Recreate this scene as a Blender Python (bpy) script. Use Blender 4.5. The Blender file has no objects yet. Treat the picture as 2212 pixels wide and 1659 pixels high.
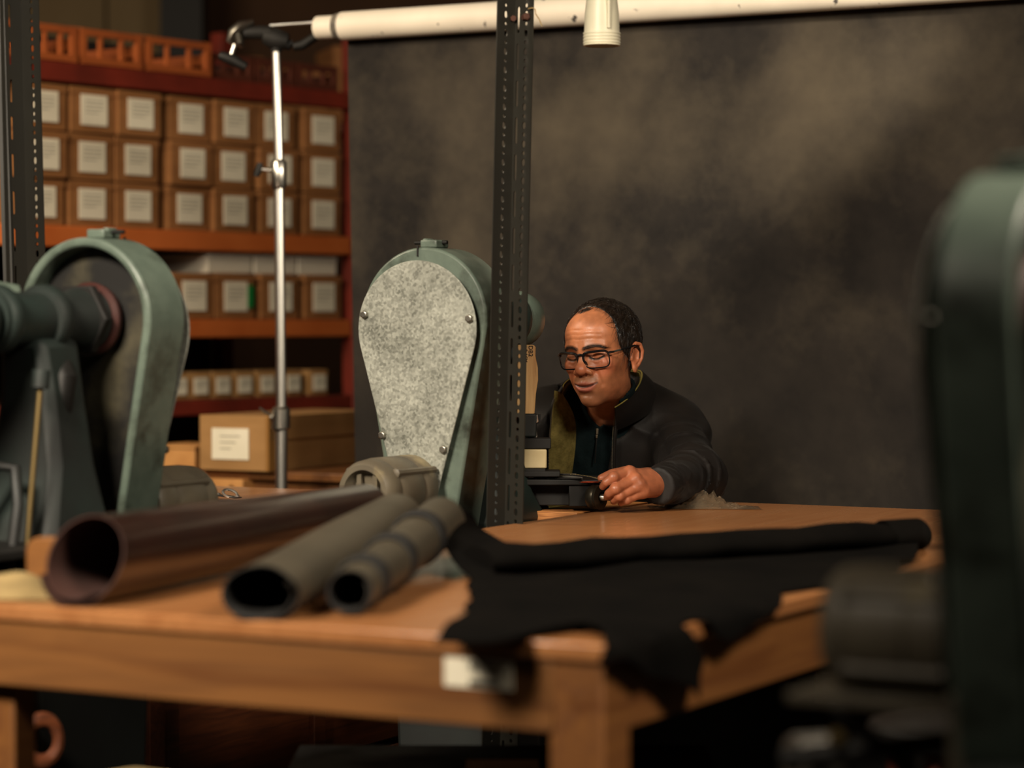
import bpy, bmesh, math, random
import numpy as np
from mathutils import Vector, Matrix, noise
from mathutils.geometry import delaunay_2d_cdt

random.seed(7); np.random.seed(7)
S = bpy.context.scene
COL = S.collection
R = math.radians
PI = math.pi

# ------------------------------------------------------------------ camera
CAMZ, PITCH, FPX = 1.25, 1.445, 90/36*2212
cam = bpy.data.cameras.new('camera'); cam.lens = 90; cam.sensor_width = 36
camo = bpy.data.objects.new('camera', cam); COL.objects.link(camo)
camo.location = (0, 0, CAMZ); camo.rotation_euler = (R(90-PITCH), 0, 0)
cam.dof.use_dof = True; cam.dof.focus_distance = 5.45; cam.dof.aperture_fstop = 2.2
cam.clip_start = .05
S.camera = camo

# ------------------------------------------------------------------ world, lamps, exposure
S.view_settings.view_transform = 'Standard'; S.view_settings.look = 'None'
S.view_settings.gamma = 1; S.view_settings.exposure = 0.12; S.view_settings.use_curve_mapping = False
w = bpy.data.worlds.new('dim_workshop_air'); S.world = w; w.use_nodes = True
w.node_tree.nodes['Background'].inputs[0].default_value = (1, .80, .60, 1)
w.node_tree.nodes['Background'].inputs[1].default_value = .006

def area(name, loc, target, sx, sy, power, col, spread=180):
    l = bpy.data.lights.new(name, 'AREA'); l.shape = 'RECTANGLE'; l.size = sx; l.size_y = sy
    l.energy = power; l.color = col; l.spread = R(spread)
    o = bpy.data.objects.new(name, l); COL.objects.link(o); o.location = loc
    o.rotation_euler = (Vector(target)-Vector(loc)).to_track_quat('-Z', 'Y').to_euler()
    return o
def spot(name, loc, target, power, col, size, blend, rad):
    l = bpy.data.lights.new(name, 'SPOT'); l.energy = power; l.color = col
    l.spot_size = R(size); l.spot_blend = blend; l.shadow_soft_size = rad
    o = bpy.data.objects.new(name, l); COL.objects.link(o); o.location = loc
    o.rotation_euler = (Vector(target)-Vector(loc)).to_track_quat('-Z', 'Y').to_euler()
    return o
WARM = (1, .87, .70)
area('ceiling_light_key', (-1.7, 1.8, 2.95), (-.3, 4.7, .9), 1.0, .6, 40, WARM, 76)
area('ceiling_light_right', (1.45, 2.3, 2.85), (.5, 3.9, .9), .8, .5, 64, WARM)
area('ceiling_light_far', (-2.1, 5.4, 2.75), (-1.3, 8.2, 1.4), 1.2, .5, 62, (1, .82, .60))
spot('backdrop_spot', (1.70, 5.12, 2.22), (.46, 6.36, 1.75), 270, (1, .87, .68), 25, .85, .04)

# ------------------------------------------------------------------ geometry helpers
def ray(px, py):
    a = R(90-PITCH)
    x, y = (px-1106)/FPX, (829.5-py)/FPX
    d = Vector((x, y, -1)); d.rotate(Matrix.Rotation(a, 3, 'X'))
    return d
def W(px, py, Y):                     # the point at distance Y that shows at a pixel
    d = ray(px, py); t = Y/d.y
    return Vector((d.x*t, Y, CAMZ+d.z*t))
def onz(px, py, z):                   # the point of a horizontal plane that shows at a pixel
    d = ray(px, py); t = (z-CAMZ)/d.z
    return Vector((d.x*t, d.y*t, z))
TABLE_Z = .85
A0 = Vector((.116, 3.138, 0)); TH = R(28.5)
UV = Vector((math.sin(TH), math.cos(TH), 0)); VV = Vector((-math.cos(TH), math.sin(TH), 0))
ROT_U = math.atan2(UV.y, UV.x)        # rotation that turns local +x into u and +y into v
def U(u, v, z=0): return A0+UV*u+VV*v+Vector((0, 0, z))
def uv_of(p): q = Vector(p)-A0; return q.dot(UV), q.dot(VV)

class MB:
    def __init__(s): s.v, s.f = [], []
    def add(s, vs, fs, M=None):
        o = len(s.v)
        s.v += [(M @ Vector(v)) if M is not None else Vector(v) for v in vs]
        s.f += [[i+o for i in f] for f in fs]; return s
    def box(s, c, size, M=None, rz=0):
        x, y, z = [d/2 for d in size]; c = Vector(c); rm = Matrix.Rotation(rz, 3, 'Z')
        vs = [c+rm@Vector((sx*x, sy*y, sz*z)) for sx in (-1, 1) for sy in (-1, 1) for sz in (-1, 1)]
        return s.add(vs, [(0,1,3,2),(4,6,7,5),(0,4,5,1),(2,3,7,6),(0,2,6,4),(1,5,7,3)], M)
    def prism(s, poly, h0, h1, ax='z', M=None, scale1=1.0):
        def m(p, h):
            a, b = p
            return {'z': (a, b, h), 'x': (h, a, b), 'y': (a, h, b)}[ax]
        n = len(poly); vs = [m(p, h0) for p in poly]+[m((p[0]*scale1, p[1]*scale1), h1) for p in poly]
        fs = [list(range(n))[::-1], list(range(n, 2*n))]+[(i, (i+1) % n, n+(i+1) % n, n+i) for i in range(n)]
        return s.add(vs, fs, M)
    def tube(s, path, rad, n=10, caps=True, flat=1.0, up=None, M=None):
        P = [Vector(p) for p in path]; k = len(P)
        rr = rad if isinstance(rad, (list, tuple)) else [rad]*k
        T = [(P[min(i+1, k-1)]-P[max(i-1, 0)]).normalized() for i in range(k)]
        u0 = Vector(up) if up else (Vector((0, 0, 1)) if abs(T[0].z) < .9 else Vector((1, 0, 0)))
        vs = []
        for i in range(k):
            a = (u0-T[i]*u0.dot(T[i])).normalized(); b = T[i].cross(a); u0 = a
            vs += [P[i]+(a*math.sin(2*PI*j/n)*flat+b*math.cos(2*PI*j/n))*rr[i] for j in range(n)]
        fs = [(i*n+j, i*n+(j+1) % n, (i+1)*n+(j+1) % n, (i+1)*n+j) for i in range(k-1) for j in range(n)]
        if caps: fs += [list(range(n))[::-1], list(range((k-1)*n, k*n))]
        return s.add(vs, fs, M)
    def cyl(s, a, b, r, n=20, r2=None, M=None): return s.tube([a, b], [r, r if r2 is None else r2], n, M=M)
    def lathe(s, prof, n=24, o=(0, 0, 0), ax=(0, 0, 1), M=None, caps=True):
        q = Vector((0, 0, 1)).rotation_difference(Vector(ax)); o = Vector(o); k = len(prof)
        vs = [o+q@Vector((r*math.cos(2*PI*j/n), r*math.sin(2*PI*j/n), h)) for r, h in prof for j in range(n)]
        fs = [(i*n+j, i*n+(j+1) % n, (i+1)*n+(j+1) % n, (i+1)*n+j) for i in range(k-1) for j in range(n)]
        if caps: fs += [list(range(n))[::-1], list(range((k-1)*n, k*n))]
        return s.add(vs, fs, M)
    def grid(s, fn, nu, nv, M=None):
        vs = [fn(i/nu, j/nv) for i in range(nu+1) for j in range(nv+1)]
        fs = [(i*(nv+1)+j, (i+1)*(nv+1)+j, (i+1)*(nv+1)+j+1, i*(nv+1)+j+1) for i in range(nu) for j in range(nv)]
        return s.add(vs, fs, M)
    def torus(s, c, rmaj, rmin, ax=(0, 0, 1), n=24, m=8, sx=1, sy=1):
        q = Vector((0, 0, 1)).rotation_difference(Vector(ax)); c = Vector(c)
        vs = [c+q@Vector(((rmaj+rmin*math.cos(2*PI*j/m))*math.cos(2*PI*i/n)*sx, (rmaj+rmin*math.cos(2*PI*j/m))*math.sin(2*PI*i/n)*sy, rmin*math.sin(2*PI*j/m))) for i in range(n) for j in range(m)]
        fs = [(i*m+j, ((i+1) % n)*m+j, ((i+1) % n)*m+(j+1) % m, i*m+(j+1) % m) for i in range(n) for j in range(m)]
        return s.add(vs, fs)
    def mesh(s, name, recalc=True):
        me = bpy.data.meshes.new(name); me.from_pydata([tuple(v) for v in s.v], [], s.f)
        if recalc:
            b = bmesh.new(); b.from_mesh(me); bmesh.ops.recalc_face_normals(b, faces=b.faces); b.to_mesh(me); b.free()
        return me
    def obj(s, name, mat, parent=None, bevel=0, sub=0, solid=0, angle=38, world=False, label=None, recalc=True, off=0, mat2=None):
        me = s.mesh(name, recalc)
        return link(name, me, mat, parent, bevel, sub, solid, angle, world, label, off, mat2)

def link(name, me, mat, parent=None, bevel=0, sub=0, solid=0, angle=38, world=False, label=None, off=0, mat2=None):
    o = bpy.data.objects.new(name, me); COL.objects.link(o)
    if mat: me.materials.append(mat)
    me.shade_smooth(); me.set_sharp_from_angle(angle=R(angle))
    if parent:
        o.parent = parent
        if world:                      # the shape was given in world coordinates: keep it there
            me.transform(wmat(parent).inverted())
    if solid:
        m = o.modifiers.new('thickness', 'SOLIDIFY'); m.thickness = solid; m.offset = off
        if mat2: me.materials.append(mat2); m.material_offset = 1
        bpy.context.view_layer.update()
        nm = bpy.data.meshes.new_from_object(o.evaluated_get(bpy.context.evaluated_depsgraph_get()))
        o.modifiers.clear(); o.data = nm; nm.shade_smooth(); nm.set_sharp_from_angle(angle=R(angle))
    if sub:
        m = o.modifiers.new('smooth', 'SUBSURF'); m.levels = m.render_levels = sub
    if bevel:
        m = o.modifiers.new('bevel', 'BEVEL'); m.width = bevel; m.segments = 2; m.limit_method = 'ANGLE'; m.angle_limit = R(40)
        m.harden_normals = False
    if label: o['label'] = label
    return o
def wmat(o):
    m = Matrix.LocRotScale(o.location, o.rotation_euler, o.scale)
    return wmat(o.parent) @ m if o.parent else m
def tag(o, label, cat, group=None):
    o['label'] = label; o['category'] = cat
    if group: o['group'] = group
    return o
def thing(name, label, cat, loc=(0, 0, 0), rz=0, group=None):
    o = bpy.data.objects.new(name, None); COL.objects.link(o); o.location = loc; o.rotation_euler = (0, 0, rz)
    o.empty_display_size = .1
    return tag(o, label, cat, group)
def struct(o): o['kind'] = 'structure'; return o
def copy_tree(o, loc, rz=None, label=None, parent=None):
    c = o.copy(); COL.objects.link(c)
    if parent: c.parent = parent
    else:
        c.location = loc
        if rz is not None: c.rotation_euler = (0, 0, rz)
        if label: c['label'] = label
    for ch in list(o.children): copy_tree(ch, None, parent=c)
    return c

# ------------------------------------------------------------------ materials
def lin(c):
    return tuple(((x/255)/12.92 if x/255 <= .04045 else ((x/255+.055)/1.055)**2.4) for x in c)
def mat(name, c1, c2=None, scale=8, stretch=(1, 1, 1), rough=.5, rough2=None, metal=0, bump=0, bscale=None, detail=5,
        contrast=(.35, .65), spec=.5, sheen=0, coat=0, c3=None, s3=2, k3=(.5, .62), dist=0, nrough=.5):
    m = bpy.data.materials.new(name); m.use_nodes = True; nt = m.node_tree; N = nt.nodes; L = nt.links
    b = N['Principled BSDF']
    b.inputs['Base Color'].default_value = (*lin(c1), 1); b.inputs['Roughness'].default_value = rough
    b.inputs['Metallic'].default_value = metal; b.inputs['Specular IOR Level'].default_value = spec
    if sheen: b.inputs['Sheen Weight'].default_value = sheen
    if coat: b.inputs['Coat Weight'].default_value = coat; b.inputs['Coat Roughness'].default_value = .12
    tc = N.new('ShaderNodeTexCoord'); mp = N.new('ShaderNodeMapping'); mp.inputs['Scale'].default_value = stretch
    L.new(tc.outputs['Object'], mp.inputs['Vector'])
    def nz(sc, det=detail, d=dist):
        n = N.new('ShaderNodeTexNoise'); n.inputs['Scale'].default_value = sc; n.inputs['Detail'].default_value = det
        n.inputs['Distortion'].default_value = d; n.inputs['Roughness'].default_value = nrough; L.new(mp.outputs[0], n.inputs['Vector']); return n
    col = None
    if c2:
        n = nz(scale); r = N.new('ShaderNodeValToRGB'); L.new(n.outputs['Fac'], r.inputs[0])
        r.color_ramp.elements[0].position, r.color_ramp.elements[1].position = contrast
        r.color_ramp.elements[0].color = (*lin(c1), 1); r.color_ramp.elements[1].color = (*lin(c2), 1)
        col = r.outputs[0]
        if rough2 is not None:
            mr = N.new('ShaderNodeMapRange'); L.new(n.outputs['Fac'], mr.inputs[0])
            mr.inputs[1].default_value, mr.inputs[2].default_value = contrast
            mr.inputs[3].default_value, mr.inputs[4].default_value = rough, rough2
            L.new(mr.outputs[0], b.inputs['Roughness'])
    if c3:
        n3 = nz(s3, 6); r3 = N.new('ShaderNodeMapRange'); L.new(n3.outputs['Fac'], r3.inputs[0])
        r3.inputs[1].default_value, r3.inputs[2].default_value = k3
        mx = N.new('ShaderNodeMix'); mx.data_type = 'RGBA'; L.new(r3.outputs[0], mx.inputs['Factor'])
        if col: L.new(col, mx.inputs['A'])
        else: mx.inputs['A'].default_value = (*lin(c1), 1)
        mx.inputs['B'].default_value = (*lin(c3), 1); col = mx.outputs['Result']
    if col: L.new(col, b.inputs['Base Color'])
    if bump:
        nb = nz(bscale or scale*2, 6); bp = N.new('ShaderNodeBump'); bp.inputs['Strength'].default_value = bump
        bp.inputs['Distance'].default_value = .004; L.new(nb.outputs['Fac'], bp.inputs['Height']); L.new(bp.outputs[0], b.inputs['Normal'])
    return m

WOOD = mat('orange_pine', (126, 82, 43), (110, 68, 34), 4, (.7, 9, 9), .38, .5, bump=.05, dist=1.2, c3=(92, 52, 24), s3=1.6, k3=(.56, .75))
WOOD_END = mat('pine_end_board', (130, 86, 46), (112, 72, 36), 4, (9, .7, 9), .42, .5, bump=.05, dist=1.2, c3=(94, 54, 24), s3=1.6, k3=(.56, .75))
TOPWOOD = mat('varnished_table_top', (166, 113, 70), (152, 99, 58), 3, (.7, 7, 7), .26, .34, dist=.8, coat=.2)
REDWOOD = mat('red_brown_wood', (108, 56, 28), (80, 40, 20), 5, (1, 12, 12), .55, bump=.05, dist=1)
RED2 = mat('red_stool_paint', (84, 32, 19), (66, 24, 14), 5, (1, 1, 6), .5)
PALEWOOD = mat('pale_worn_wood', (214, 176, 120), (184, 140, 88), 6, (16, 16, 1.4), .6, bump=.06, c3=(110, 62, 30), s3=5, k3=(.62, .8))
PLY = mat('plywood_edge', (190, 128, 70), (140, 84, 42), 9, (2, 2, 60), .55)
GREEN = mat('worn_green_enamel', (104, 117, 105), (78, 91, 81), 7, (1, 1, 1), .36, .5, bump=.05, c3=(44, 48, 40), s3=9, k3=(.50, .70), coat=.1, nrough=.62)
GREENDK = mat('grimy_green_casting', (34, 48, 44), (20, 27, 24), 6, (1, 1, 1), .5, .65, bump=.12, c3=(12, 12, 10), s3=4, k3=(.45, .65))
GRIME = mat('oil_stained_plate', (84, 78, 58), (56, 51, 36), 6, (1, 1, 1), .6, bump=.06, c3=(14, 12, 9), s3=6, k3=(.40, .56))
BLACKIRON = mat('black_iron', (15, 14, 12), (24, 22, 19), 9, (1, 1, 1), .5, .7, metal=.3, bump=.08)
STEEL = mat('bright_steel', (190, 186, 176), (150, 146, 136), 20, (1, 1, 1), .28, .4, metal=1)
CHROME = mat('chrome', (225, 222, 214), None, rough=.33, metal=1)
MOTOR = mat('grey_motor_paint', (98, 90, 74), (78, 70, 57), 8, (1, 1, 1), .5, .6, bump=.06, c3=(140, 126, 92), s3=9, k3=(.62, .74))
POST = mat('dark_grey_enamel_steel', (44, 42, 36), (34, 32, 27), 10, (1, 1, .4), .38, .5, metal=.2, c3=(104, 92, 66), s3=7, k3=(.7, .8))
RUST = mat('rusty_bolt', (80, 46, 32), (54, 30, 22), 30, rough=.8)
TUBEW = mat('white_card_tube', (232, 222, 204), (222, 212, 194), 8, rough=.6, c3=(84, 80, 76), s3=30, k3=(.67, .70))
NOZ = mat('cream_plastic_pipe', (222, 216, 190), (206, 200, 174), 8, rough=.42)
CARD = mat('brown_cardboard', (150, 100, 54), (136, 88, 46), 6, (1, 1, 3), .8, bump=.03)
CARD2 = mat('tan_cardboard', (166, 124, 74), (152, 112, 64), 5, (1, 1, 4), .75, bump=.03)
PAPER = mat('white_paper', (236, 228, 206), (228, 220, 196), 10, rough=.8)
ORANGE = mat('orange_rack_beam', (206, 112, 54), (190, 98, 44), 6, rough=.5)
RACKRED = mat('dark_red_beam', (128, 44, 28), (100, 34, 22), 6, rough=.55)
CRATE = mat('orange_brown_crate', (176, 92, 42), (150, 74, 34), 6, rough=.6)
CRATE2 = mat('dark_red_crate', (92, 42, 24), (70, 32, 20), 6, rough=.65)
WHITEBOX = mat('white_flat_carton', (226, 218, 200), (214, 206, 186), 6, rough=.7)
GREENTAG = mat('green_sticker', (20, 130, 60), None, rough=.5)
BROWNLEATHER = mat('glossy_brown_leather', (44, 22, 15), (33, 16, 11), 7, (1, 1, 1), .30, .36, bump=.03, coat=.5, bscale=60)
BROWNINNER = mat('brown_suede_inside', (56, 25, 14), (44, 19, 11), 12, rough=.85, bump=.1)
GREYLEATHER = mat('dark_grey_leather', (74, 67, 54), (64, 58, 46), 7, rough=.5, rough2=.56, bump=.04, bscale=70)
GREYDARK = mat('black_flesh_side', (18, 16, 14), (24, 22, 19), 9, rough=.9)
BLACKHIDE = mat('black_suede_hide', (15, 13, 11), (10, 9, 8), 9, rough=.9, bump=.12, bscale=45, spec=.04)
BLACKSTRAP = mat('black_strap', (15, 13, 12), (22, 20, 17), 30, rough=.8, bump=.2)
REDLEATHER = mat('red_leather_strip', (222, 96, 58), (204, 84, 50), 14, rough=.6)
KHAKI = mat('khaki_cloth', (150, 128, 84), (130, 110, 70), 12, rough=.9, bump=.1)
SKINHIDE = mat('tan_leather_scrap', (206, 150, 88), (186, 130, 72), 12, rough=.6)
BRASS = mat('brass', (120, 102, 66), None, rough=.5, metal=.8)
INK = mat('black_ink', (34, 30, 26), None, rough=.8)
GREYINK = mat('grey_ink', (150, 144, 128), None, rough=.8)
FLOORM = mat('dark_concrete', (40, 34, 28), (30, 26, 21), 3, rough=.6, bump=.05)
WALLM = mat('beige_wall_panel', (150, 128, 92), (138, 116, 82), 2, (1, 1, .3), .8)
WALLB = mat('brown_wall', (92, 62, 36), (80, 52, 30), 2, rough=.8)
DARKSTEEL = mat('dark_steel_column', (20, 18, 17), (26, 24, 22), 4, rough=.6)
WRITING = GREYINK

def backdrop_mat():
    m = mat('mottled_painted_canvas', (28, 26, 25), (52, 47, 42), 3.1, (1, 1, 1), .92, bump=.08, bscale=160, detail=12, contrast=(.32, .74), spec=.15, nrough=.66,
            c3=(82, 74, 61), s3=1.5, k3=(.46, .80))
    return m
CANVAS = backdrop_mat()

def galvanised():
    m = bpy.data.materials.new('galvanised_spangle_sheet'); m.use_nodes = True; nt = m.node_tree; N = nt.nodes; L = nt.links
    b = N['Principled BSDF']; tc = N.new('ShaderNodeTexCoord')
    v = N.new('ShaderNodeTexVoronoi'); v.inputs['Scale'].default_value = 210; L.new(tc.outputs['Object'], v.inputs['Vector'])
    v2 = N.new('ShaderNodeTexVoronoi'); v2.inputs['Scale'].default_value = 95; L.new(tc.outputs['Object'], v2.inputs['Vector'])
    n = N.new('ShaderNodeTexNoise'); n.inputs['Scale'].default_value = 11; n.inputs['Detail'].default_value = 7; L.new(tc.outputs['Object'], n.inputs['Vector'])
    def val(o):
        s = N.new('ShaderNodeSeparateColor'); L.new(o, s.inputs[0]); return s.outputs[0]
    def mth(op, a, b2):
        q = N.new('ShaderNodeMath'); q.operation = op
        for k, x in enumerate((a, b2)):
            if isinstance(x, (int, float)): q.inputs[k].default_value = x
            else: L.new(x, q.inputs[k])
        return q.outputs[0]
    s = mth('ADD', mth('MULTIPLY', val(v.outputs['Color']), .26), mth('MULTIPLY', val(v2.outputs['Color']), .14))
    s = mth('ADD', s, mth('MULTIPLY', n.outputs['Fac'], .72))
    r = N.new('ShaderNodeValToRGB'); L.new(s, r.inputs[0])
    r.color_ramp.elements[0].position = .28; r.color_ramp.elements[0].color = (*lin((104, 106, 97)), 1)
    r.color_ramp.elements[1].position = .82; r.color_ramp.elements[1].color = (*lin((172, 174, 163)), 1)
    L.new(r.outputs[0], b.inputs['Base Color'])
    L.new(mth('ADD', mth('MULTIPLY', val(v.outputs['Color']), .25), .42), b.inputs['Roughness'])
    b.inputs['Metallic'].default_value = .35
    bp = N.new('ShaderNodeBump'); bp.inputs['Strength'].default_value = .25; bp.inputs['Distance'].default_value = .002
    L.new(s, bp.inputs['Height']); L.new(bp.outputs[0], b.inputs['Normal'])
    return m
GALV = galvanised()

def clear_plastic():
    m = bpy.data.materials.new('clear_plastic_film'); m.use_nodes = True; nt = m.node_tree; N = nt.nodes; L = nt.links
    out = N['Material Output']; N.remove(N['Principled BSDF'])
    t = N.new('ShaderNodeBsdfTransparent'); t.inputs[0].default_value = (.94, .92, .88, 1)
    g = N.new('ShaderNodeBsdfGlossy'); g.inputs['Roughness'].default_value = .14; g.inputs['Color'].default_value = (1, .97, .9, 1)
    d = N.new('ShaderNodeBsdfDiffuse'); d.inputs[0].default_value = (.55, .44, .30, 1)
    lw = N.new('ShaderNodeLayerWeight'); lw.inputs[0].default_value = .42
    fr = N.new('ShaderNodeMapRange'); L.new(lw.outputs['Facing'], fr.inputs[0]); fr.inputs[3].default_value = .10; fr.inputs[4].default_value = .62
    m1 = N.new('ShaderNodeMixShader'); m1.inputs[0].default_value = .09; L.new(t.outputs[0], m1.inputs[1]); L.new(d.outputs[0], m1.inputs[2])
    m2 = N.new('ShaderNodeMixShader'); L.new(fr.outputs[0], m2.inputs[0]); L.new(m1.outputs[0], m2.inputs[1]); L.new(g.outputs[0], m2.inputs[2])
    L.new(m2.outputs[0], out.inputs[0]); return m
PLASTIC = clear_plastic()
def lens_glass():
    m = bpy.data.materials.new('spectacle_lens'); m.use_nodes = True; nt = m.node_tree; N = nt.nodes; L = nt.links
    out = N['Material Output']; N.remove(N['Principled BSDF'])
    t = N.new('ShaderNodeBsdfTransparent'); t.inputs[0].default_value = (.93, .93, .93, 1)
    g = N.new('ShaderNodeBsdfGlossy'); g.inputs['Roughness'].default_value = .02
    fr = N.new('ShaderNodeFresnel'); fr.inputs[0].default_value = 1.4; fr = N.new('ShaderNodeValue'); fr.outputs[0].default_value = .05
    m2 = N.new('ShaderNodeMixShader'); L.new(fr.outputs[0], m2.inputs[0]); L.new(t.outputs[0], m2.inputs[1]); L.new(g.outputs[0], m2.inputs[2])
    L.new(m2.outputs[0], out.inputs[0]); return m
LENS = lens_glass()
# ================================================================== the setting
def slab(name, c, size, m, rz=0):
    o = MB().box((0, 0, 0), size).obj(name, m); o.location = c; o.rotation_euler = (0, 0, rz); return struct(o)
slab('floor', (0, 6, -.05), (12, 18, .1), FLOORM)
slab('ceiling', (0, 6, 4.25), (12, 18, .1), WALLB)
slab('wall_back', (0, 13.05, 2.1), (12, .1, 4.2), WALLB)
slab('wall_left', (-5.05, 6, 2.1), (.1, 18, 4.2), WALLB)
slab('wall_right', (5.05, 6, 2.1), (.1, 18, 4.2), WALLB)
# pale wall panels and the steel column seen above the shelving
for k, (x0, x1) in enumerate(((-200, 228), (234, 352))):
    a, b = W(x0, 0, 12.6), W(x1, 0, 12.6)
    slab('trim_%d' % (k+1), ((a.x+b.x)/2, 12.6, 2.05), (b.x-a.x, .06, 4.1), WALLM)
a, b = W(352, 0, 12.2), W(442, 0, 12.2)
slab('trim_3', ((a.x+b.x)/2, 12.2, 2.1), (b.x-a.x, .2, 4.2), DARKSTEEL)

# ================================================================== shelving rack at the back left
RR = Vector((.61, .79, 0)).normalized(); RN = Vector((RR.y, -RR.x, 0))   # along the rack, and out of its face towards us
REND = Vector((-.565, 9.0, 0)); RROT = math.atan2(RR.y, RR.x)
def rk(px):                                    # distance from the rack's right end, leftwards, of a pixel column
    k = (px-1106)/FPX
    return (k*REND.y-REND.x)/(-RR.x+k*RR.y)*1.0
def RP(t, d, z): return REND-RR*t-RN*d+Vector((0, 0, z))
rack = thing('shelving_rack', 'tall orange and dark red pallet rack holding rows of labelled boxes behind the light stand', 'shelving', RP(0, 0, 0), RROT)
RL = 1.95                                       # local x runs from -RL to 0, local y is depth (away), z up
for i, (z0, z1, m, nm) in enumerate(((.935, .985, RACKRED, 'beam'), (1.19, 1.25, ORANGE, 'beam'), (1.475, 1.54, ORANGE, 'beam'), (1.985, 2.045, RACKRED, 'beam'), (.70, .745, RACKRED, 'beam'), (.30, .36, RACKRED, 'beam'))):
    MB().box((-RL/2, .02, (z0+z1)/2), (RL, .04, z1-z0)).obj('beam', m, rack, bevel=.004)
    MB().box((-RL/2, .36, z1-.012), (RL-.02, .62, .02)).obj('shelf_deck', REDWOOD, rack)
for x in (.035, -RL-.03):
    for y in (.02, .66):
        MB().box((x, y, 1.15), (.06, .055, 2.3)).obj('upright', RACKRED, rack, bevel=.003)
MB().box((.055, -.012, 1.33), (.05, .004, .40)).obj('notice_strip', PAPER, rack)
MB().box((.05, -.012, 1.02), (.055, .004, .12)).obj('notice_strip', PAPER, rack)
MB().box((-RL/2, .69, 1.1), (RL, .01, 2.2)).obj('back_panel', DARKSTEEL, rack)

def make_box(bw, bd, bh, lw, lh, cm=CARD, lz=0, lx=0, flap=True, lines=True):
    t = thing('cardboard_box', '-', 'box')
    MB().box((0, bd/2, bh/2), (bw, bd, bh)).obj('carton', cm, t, bevel=.003)
    if flap: MB().box((0, bd/2, bh-.014), (bw+.005, bd+.005, .026)).obj('lid', cm, t, bevel=.002)
    lab = MB().box((lx, -.005, bh/2+lz), (lw, .003, lh)).obj('paper_label', PAPER, t)
    if lines:
        b = MB()
        for k in range(4): b.box((lx-(.1 if k == 3 else 0)*lw, -.0072, bh/2+lz+lh*(.30-.13*k)), (lw*(.7 if k != 3 else .5), .001, lh*.028))
        b.obj('printed_lines', WRITING, lab)
    return t
sb = make_box(.187, .32, .143, .110, .095)
rows = ('top', 'middle', 'bottom'); cols = ('leftmost', 'second from left', 'third from left', 'fourth from left', 'fifth from left', 'sixth from left', 'rightmost')
cpx = (100, 208, 305, 417, 510, 603, 703)
rng = random.Random(3)
first = True
for r_ in range(3):
    for c_ in range(7):
        t = rk(cpx[c_])+rng.uniform(-.006, .006)
        z = 1.541+(2-r_)*.1465
        lab = 'white labelled brown box, %s in the %s row of the three rows' % (cols[c_], rows[r_])
        loc = RP(t, rng.uniform(.0, .02), z)
        if first: o = sb; o.location = loc; o.rotation_euler = (0, 0, RROT); o['label'] = lab; o['group'] = 'labelled boxes in three rows on the shelf'; first = False
        else:
            o = copy_tree(sb, loc, RROT, lab)
mb2 = make_box(.187, .32, .150, .108, .098)
for i, px in enumerate((320, 425, 515, 612, 705)):
    lab = 'brown labelled box, middle orange beam, %s' % ('mostly hidden by the left machine cover', 'first clear of the left machine cover', 'with a green sticker beside its label', 'half behind the chrome stand', 'at the right end by the upright')[i]
    loc = RP(rk(px), .015, 1.252)
    if i == 0: o = mb2; o.location = loc; o.rotation_euler = (0, 0, RROT); o['label'] = lab; o['group'] = 'labelled boxes on the middle beam'
    else: o = copy_tree(mb2, loc, RROT, lab)
    if i == 2: MB().box((.068, -.006, .075), (.026, .004, .075)).obj('green_sticker', GREENTAG, o, label='bright green sticker')
for i, (p0, p1) in enumerate(((462, 560), (564, 655), (658, 742))):
    t0, t1 = rk(p0), rk(p1); wd = t0-t1-.006
    o = thing('flat_carton', 'long white flat carton lying on the middle boxes, %s' % ('left of the chrome stand', 'behind the chrome stand', 'right of the chrome stand')[i], 'box', RP((t0+t1)/2, .03, 1.404), RROT, 'white flat cartons')
    MB().box((0, .14, .032), (wd, .28, .064)).obj('carton', WHITEBOX, o, bevel=.003)
    MB().box((0, .14, .055), (wd+.004, .284, .018)).obj('lid', WHITEBOX, o, bevel=.002)
sm = make_box(.097, .2, .088, .062, .054, CARD2, flap=False)
for i, px in enumerate((345, 395, 441, 489, 536, 585, 641, 697)):
    lab = 'small tan labelled box on the lower red beam, number %s from the right' % ('eight', 'seven', 'six', 'five', 'four', 'three', 'two', 'one')[i]
    loc = RP(rk(px), .02, .987)
    if i == 0: o = sm; o.location = loc; o.rotation_euler = (0, 0, RROT); o['label'] = lab; o['group'] = 'small boxes on the lower beam'
    else: o = copy_tree(sm, loc, RROT, lab)

def make_crate(wd, h, dp, m):
    t = thing('crate', '-', 'crate')
    f = MB()
    for z in (.012, h-.012): f.box((0, .008, z), (wd, .016, .022))
    for x in (-wd/2+.012, wd/2-.012): f.box((x, .008, h/2), (.024, .017, h)); f.box((x, dp/2, h/2), (.014, dp, h*.3))
    for x in (-wd*.17, wd*.17): f.box((x, .008, h/2), (.012, .014, h-.03))
    f.obj('slatted_frame', m, t)
    MB().box((0, dp/2, .008), (wd-.02, dp-.02, .008)).obj('base', m, t)
    MB().box((0, dp-.02, h/2), (wd, .01, h)).obj('back_board', DARKSTEEL, t)  # near-black board: shade inside the crate is put into its colour
    return t
cr = None
for i, (p0, p1) in enumerate(((-20, 62), (66, 172), (176, 312), (318, 460))):
    t0, t1 = rk(p0), rk(p1)
    lab = 'orange slatted crate on the rack top, %s' % ('cut off by the left picture edge', 'just right of the left dark post', 'middle one of those in clear view', 'right end one, ending at the lamp stand clamp')[i]
    cr = make_crate(t0-t1-.008, .112, .3, CRATE); cr.location = RP((t0+t1)/2, 0, 2.047); cr.rotation_euler = (0, 0, RROT); cr['label'] = lab; cr['group'] = 'orange crates on the rack top'
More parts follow.
